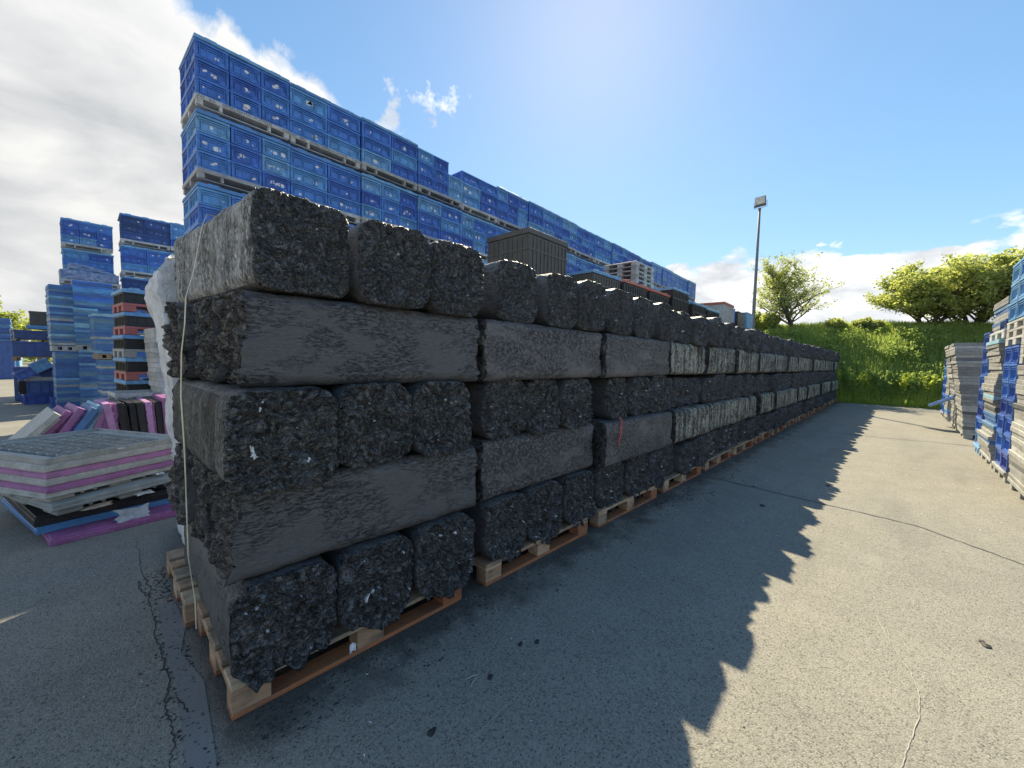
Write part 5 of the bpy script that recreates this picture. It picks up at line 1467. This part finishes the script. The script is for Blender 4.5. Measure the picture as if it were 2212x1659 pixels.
def tree(name, x, y, z, h_, spread, seed, mat, label, nl=3, leaves=9, lsize=.09, stems=1, group=None, dens=1.0, up=.5, lrad=.22, start=.12):
    r = random.Random(seed); root = bpy.data.objects.new(name, None); COL.objects.link(root); root.location = (x, y, z)
    tag(root, label, 'tree', group)
    wood = MB(); lf = MB()
    def grow(p, d, L_, rad, lev):
        n = 4; pts = [p]; rads = [rad]
        for i in range(n):
            d = (d + Vector((r.gauss(0, .13), r.gauss(0, .13), r.gauss(0, .08) + .05 * up))).normalized()
            p = p + d * (L_ / n); pts.append(p.copy()); rads.append(rad * (1 - .6 * (i + 1) / n))
        wood.tube(pts, rads, 6 if lev == 0 else 4, cap=False)
        if lev < nl:
            k_ = {0: 9, 1: 6, 2: 4}.get(lev, 3)
            for i in range(k_):
                f = start + (1 - start) * (i + r.random() * .7) / k_ if lev == 0 else .25 + .75 * (i + r.random()) / k_
                f = min(.98, f); ii = min(n - 1, int(f * n)); q = pts[ii].lerp(pts[ii + 1], f * n - ii)
                az = r.uniform(0, 6.283); out = Vector((math.cos(az), math.sin(az), r.uniform(.1, .9) * up + .15)).normalized()
                nd = (d * .35 + out * .9).normalized()
                grow(q, nd, L_ * (spread if lev == 0 else .62) * r.uniform(.65, 1.1) * (1.05 - .45 * f if lev == 0 else 1), rads[ii] * .55, lev + 1)
        if lev >= nl - 1:
            for q in pts[1:]:
                if r.random() < dens: leafmesh(lf, q, leaves, lrad, lsize, r, 0, .7)
    for s_ in range(stems):
        az = r.uniform(0, 6.283) if stems > 1 else 0
        d0 = Vector((math.cos(az) * .45, math.sin(az) * .55, 1)).normalized() if stems > 1 else Vector((.02, .02, 1))
        grow(Vector((math.cos(az) * .12 * (stems > 1), math.sin(az) * .2 * (stems > 1), 0)), d0, h_ * r.uniform(.85, 1), .05 + .018 * h_, 0)
    link('trunk', wood.mesh('trunk', M_bark, True), root); link('crown', lf.mesh('crown', mat), root)
    return root
bz = lambda x, y: bank_z(x, y) - .05
tree('slender_tree', 27.4, 4.25, bz(27.4, 4.25), 3.0, .80, 21, M_leaf2, 'loose sparse tree with bare twigs beside the lamp pole', 3, 5, .060, 3, dens=.6, up=.6, lrad=.17, start=.04)
tree('broad_tree', 27.8, -.9, bz(27.8, -.9), 2.7, .72, 33, M_leaf, 'broad dense tree on the bank behind the lane, its left half', 3, 7, .066, 4, 'trees of the dense clump on the bank', up=.45, start=.03)
tree('broad_tree', 28.2, -2.3, bz(28.2, -2.3), 2.8, .66, 34, M_leaf, 'tallest dense tree on the bank, middle of the clump', 3, 7, .066, 4, 'trees of the dense clump on the bank', up=.45, start=.03)
tree('broad_tree', 28.0, -4.4, bz(28, -4.4), 2.7, .66, 35, M_leaf2, 'dense tree on the bank above the raised lid block', 3, 7, .066, 3, 'trees of the dense clump on the bank', up=.45, start=.03)
tree('low_bush', 27.2, 2.2, bz(27.2, 2.2), .55, .7, 36, M_leaf, 'low bush on the crest right of the sparse tree', 2, 9, .07, 3, 'low bushes on the crest', up=.5)
tree('low_bush', 27.4, 1.3, bz(27.4, 1.3), .40, .8, 37, M_leaf2, 'lowest bush on the crest left of the dense clump', 2, 9, .07, 3, 'low bushes on the crest', up=.5)
tree('low_bush', 27.3, 5.9, bz(27.3, 5.9), 1.0, .7, 38, M_leaf, 'bush on the crest under the lamp pole', 2, 9, .08, 3, 'low bushes on the crest', up=.5)
# far trees beyond the yard on the left
for i, (x, y, h_, lb) in enumerate(((-9.6, 62, 6.6, 'green tree above the dark crate tower at the left edge'), (-6.3, 60, 4.6, 'green tree over the pale box with figures'), (-4.4, 66, 4.5, 'far green tree left of the slatted black box'))):
    tree('far_tree', x, y, 0, h_, .6, 70 + i, M_leaf, lb, 2, 16, .22, 2, 'far trees beyond the yard', lrad=.6)
m_ = MB(); r_ = random.Random(4)
for k in range(900):
    x = r_.uniform(-60, 60); leafmesh(m_, Vector((x, 75 + r_.uniform(0, 4), r_.uniform(.3, 2.6) + .7 * noise.noise(Vector((x * .2, 0, 0))))), 14, 1.0, .38, r_)
tag(link('far_hedge', m_.mesh('far_hedge', M_herb)), 'far green hedgerow closing the yard behind the stacks', 'hedge', kind='stuff')

# ------------------------------------------------------------------ lamp pole
LX, LY = 24.4, 5.72
root = bpy.data.objects.new('lamp_pole', None); COL.objects.link(root); root.location = (LX, LY, 0)
tag(root, 'tall grey steel pole with one floodlight standing on the bank', 'lamp post')
M_pole = plastic('pole_steel', [(.20, .20, .21)], .45, .2)
m_ = MB(); m_.tube([(0, 0, 0), (0, 0, 5), (0, 0, 9.72)], [.095, .078, .055], 12); m_.tube([(0, 0, 9.70), (0, 0, 9.80)], [.07, .07], 12)
link('pole', m_.mesh('pole', M_pole, True), root)
hd = bpy.data.objects.new('floodlight', None); COL.objects.link(hd); hd.parent = root; hd.location = (-.02, 0, 10.12); hd.rotation_euler = (0, R(-12), R(-6)); hd.scale = (.85, .85, .85)
m_ = MB()   # faces -X, tilted down
m_.bbox(.02, .13, -.30, .30, -.17, .30, .02)
for k in range(9): m_.box(.12, .20, -.26 + k * .062, -.25 + k * .062, -.12, .26)
m_.bbox(.0, .03, -.33, .33, -.30, -.17, .01)
hb = m_.mesh('housing', M_grey_dk)
link('housing', hb, hd)
m_ = MB(); m_.bbox(-.004, .019, -.275, .275, -.14, .275, .008)
M_lens = plastic('lamp_glass', [(.62, .63, .60)], .15, .1)
link('lens', m_.mesh('lens', M_lens), hd)
m_ = MB(); m_.tube([(.07, -.31, 0), (.07, -.36, 0), (.07, -.36, -.34), (.03, 0, -.38), (.07, .36, -.34), (.07, .36, 0), (.07, .31, 0)], .014, 6)
link('bracket', m_.mesh('bracket', M_pole), hd)

# ------------------------------------------------------------------ litter on the ground
r_ = random.Random(77)
M_crumb = mat_plain('black_crumbs', (0.018, 0.018, 0.018), (0.05, 0.048, 0.045), .7, 60.0)
def crumb(m_, x, y, s, r, z=0.0):
    n = 6; c = Vector((x, y, z)); top = [c + Vector((math.cos(k * 1.047) * s * r.uniform(.5, 1.1), math.sin(k * 1.047) * s * r.uniform(.4, .9), s * r.uniform(.1, .45))) for k in range(n)]
    bot = [Vector((v.x * 1.0, v.y * 1.0, z)) for v in top]
    m_.add(top + bot + [c + Vector((0, 0, s * r.uniform(.35, .7)))], [(k, (k + 1) % n, 12) for k in range(n)] + [((k + 1) % n, k, n + k, n + (k + 1) % n) for k in range(n)])
m_ = MB()
for k in range(1300):
    x = .4 + 14 * r_.random() ** 1.4; y = 1.85 - abs(r_.gauss(0, .13)) - .01
    crumb(m_, x, y, r_.uniform(.002, .009), r_)
for k in range(650): crumb(m_, .27 - abs(r_.gauss(0, .05)), r_.uniform(1.7, 3.6), r_.uniform(.002, .009), r_)
for k in range(420): crumb(m_, r_.uniform(-1.2, 6), r_.uniform(.2, 4.2), r_.uniform(.002, .007), r_)
for k in range(260):
    x = r_.choice((4.3, 4.7, 6.0, 7.2, 9.5)) + r_.gauss(0, .25); crumb(m_, x, 1.80 - abs(r_.gauss(0, .22)), .004 + .016 * r_.random() ** 3, r_)
tag(link('black_crumbs', m_.mesh('black_crumbs', M_crumb)), 'black crumbs shed along the foot of the bale wall', 'crumbs', kind='stuff')
m_ = MB()
for k in range(520):
    x, y = r_.uniform(-.9, 9), r_.uniform(-1.0, 3.9); s = r_.uniform(.0015, .006) * (1 + max(0, x - 3) * .15)
    a = r_.uniform(0, 6.3); u = Vector((math.cos(a), math.sin(a), 0)) * s * r_.uniform(1, 2.2); v = Vector((-math.sin(a), math.cos(a), 0)) * s * .6
    c = Vector((x, y, .003)); m_.add([c - u, c + v, c + u, c - v, c + Vector((0, 0, .003))], [(0, 1, 4), (1, 2, 4), (2, 3, 4), (3, 0, 4)])
tag(link('pale_chips', m_.mesh('pale_chips', M_scrap)), 'tiny pale plastic chips scattered over the asphalt', 'litter', kind='stuff')
GLM = 'loose black lumps on the asphalt'
for i, (x, y, s, lb) in enumerate(((4.90, .96, .028, 'largest black lump, beside the asphalt seam'), (6.37, .55, .03, 'black lump near the shadow edge far down the lane'), (1.58, 1.30, .016, 'small black lump, right one of a pair before the second pallet'),
      (1.505, 1.35, .014, 'small black lump, left one of a pair before the second pallet'), (2.04, 1.52, .012, 'tiny black lump in front of the second pallet'), (.88, 1.26, .02, 'flat black lump nearest the bottom of the photo'), (3.33, -.43, .03, 'black lump alone in the sunlit lane'),
      (1.24, 1.30, .016, 'black lump between the pair and the first pallet'), (5.6, 1.2, .02, 'black lump behind the largest one'))):
    s *= 1.05; m_ = MB(); crumb(m_, 0, 0, s, r_); crumb(m_, s * .8, s * .3, s * .7, r_)
    tag(link('black_lump', m_.mesh('black_lump', M_crumb), None, (x, y, 0)), lb, 'lump', GLM)
for i, (x, y, a, L_, lb) in enumerate(((1.165, 1.33, 20, .055, 'short wood splinter before the first pallet'), (1.18, 1.36, -14, .07, 'pale wood splinter crossing the short one'), (1.62, 1.66, 60, .08, 'wood splinter close to the second pallet'), (3.2, 1.5, 75, .10, 'thin straw on the asphalt before the third pallet'))):
    m_ = MB(); m_.tube([(-L_ / 2, 0, .004), (0, .003, .006), (L_ / 2, -.002, .004)], [.0012, .0028, .001], 4)
    tag(link('wood_splinter', m_.mesh('wood_splinter', M_cream), None, (x, y, 0), (0, 0, R(a))), lb, 'splinter', 'wood splinters on the asphalt')
rag('film_shred', (.81, 1.815, .10), .035, .05, 31, M_scrap, 'white film shred hanging below the first bales', 'plastic film', (R(80), 0, 0))
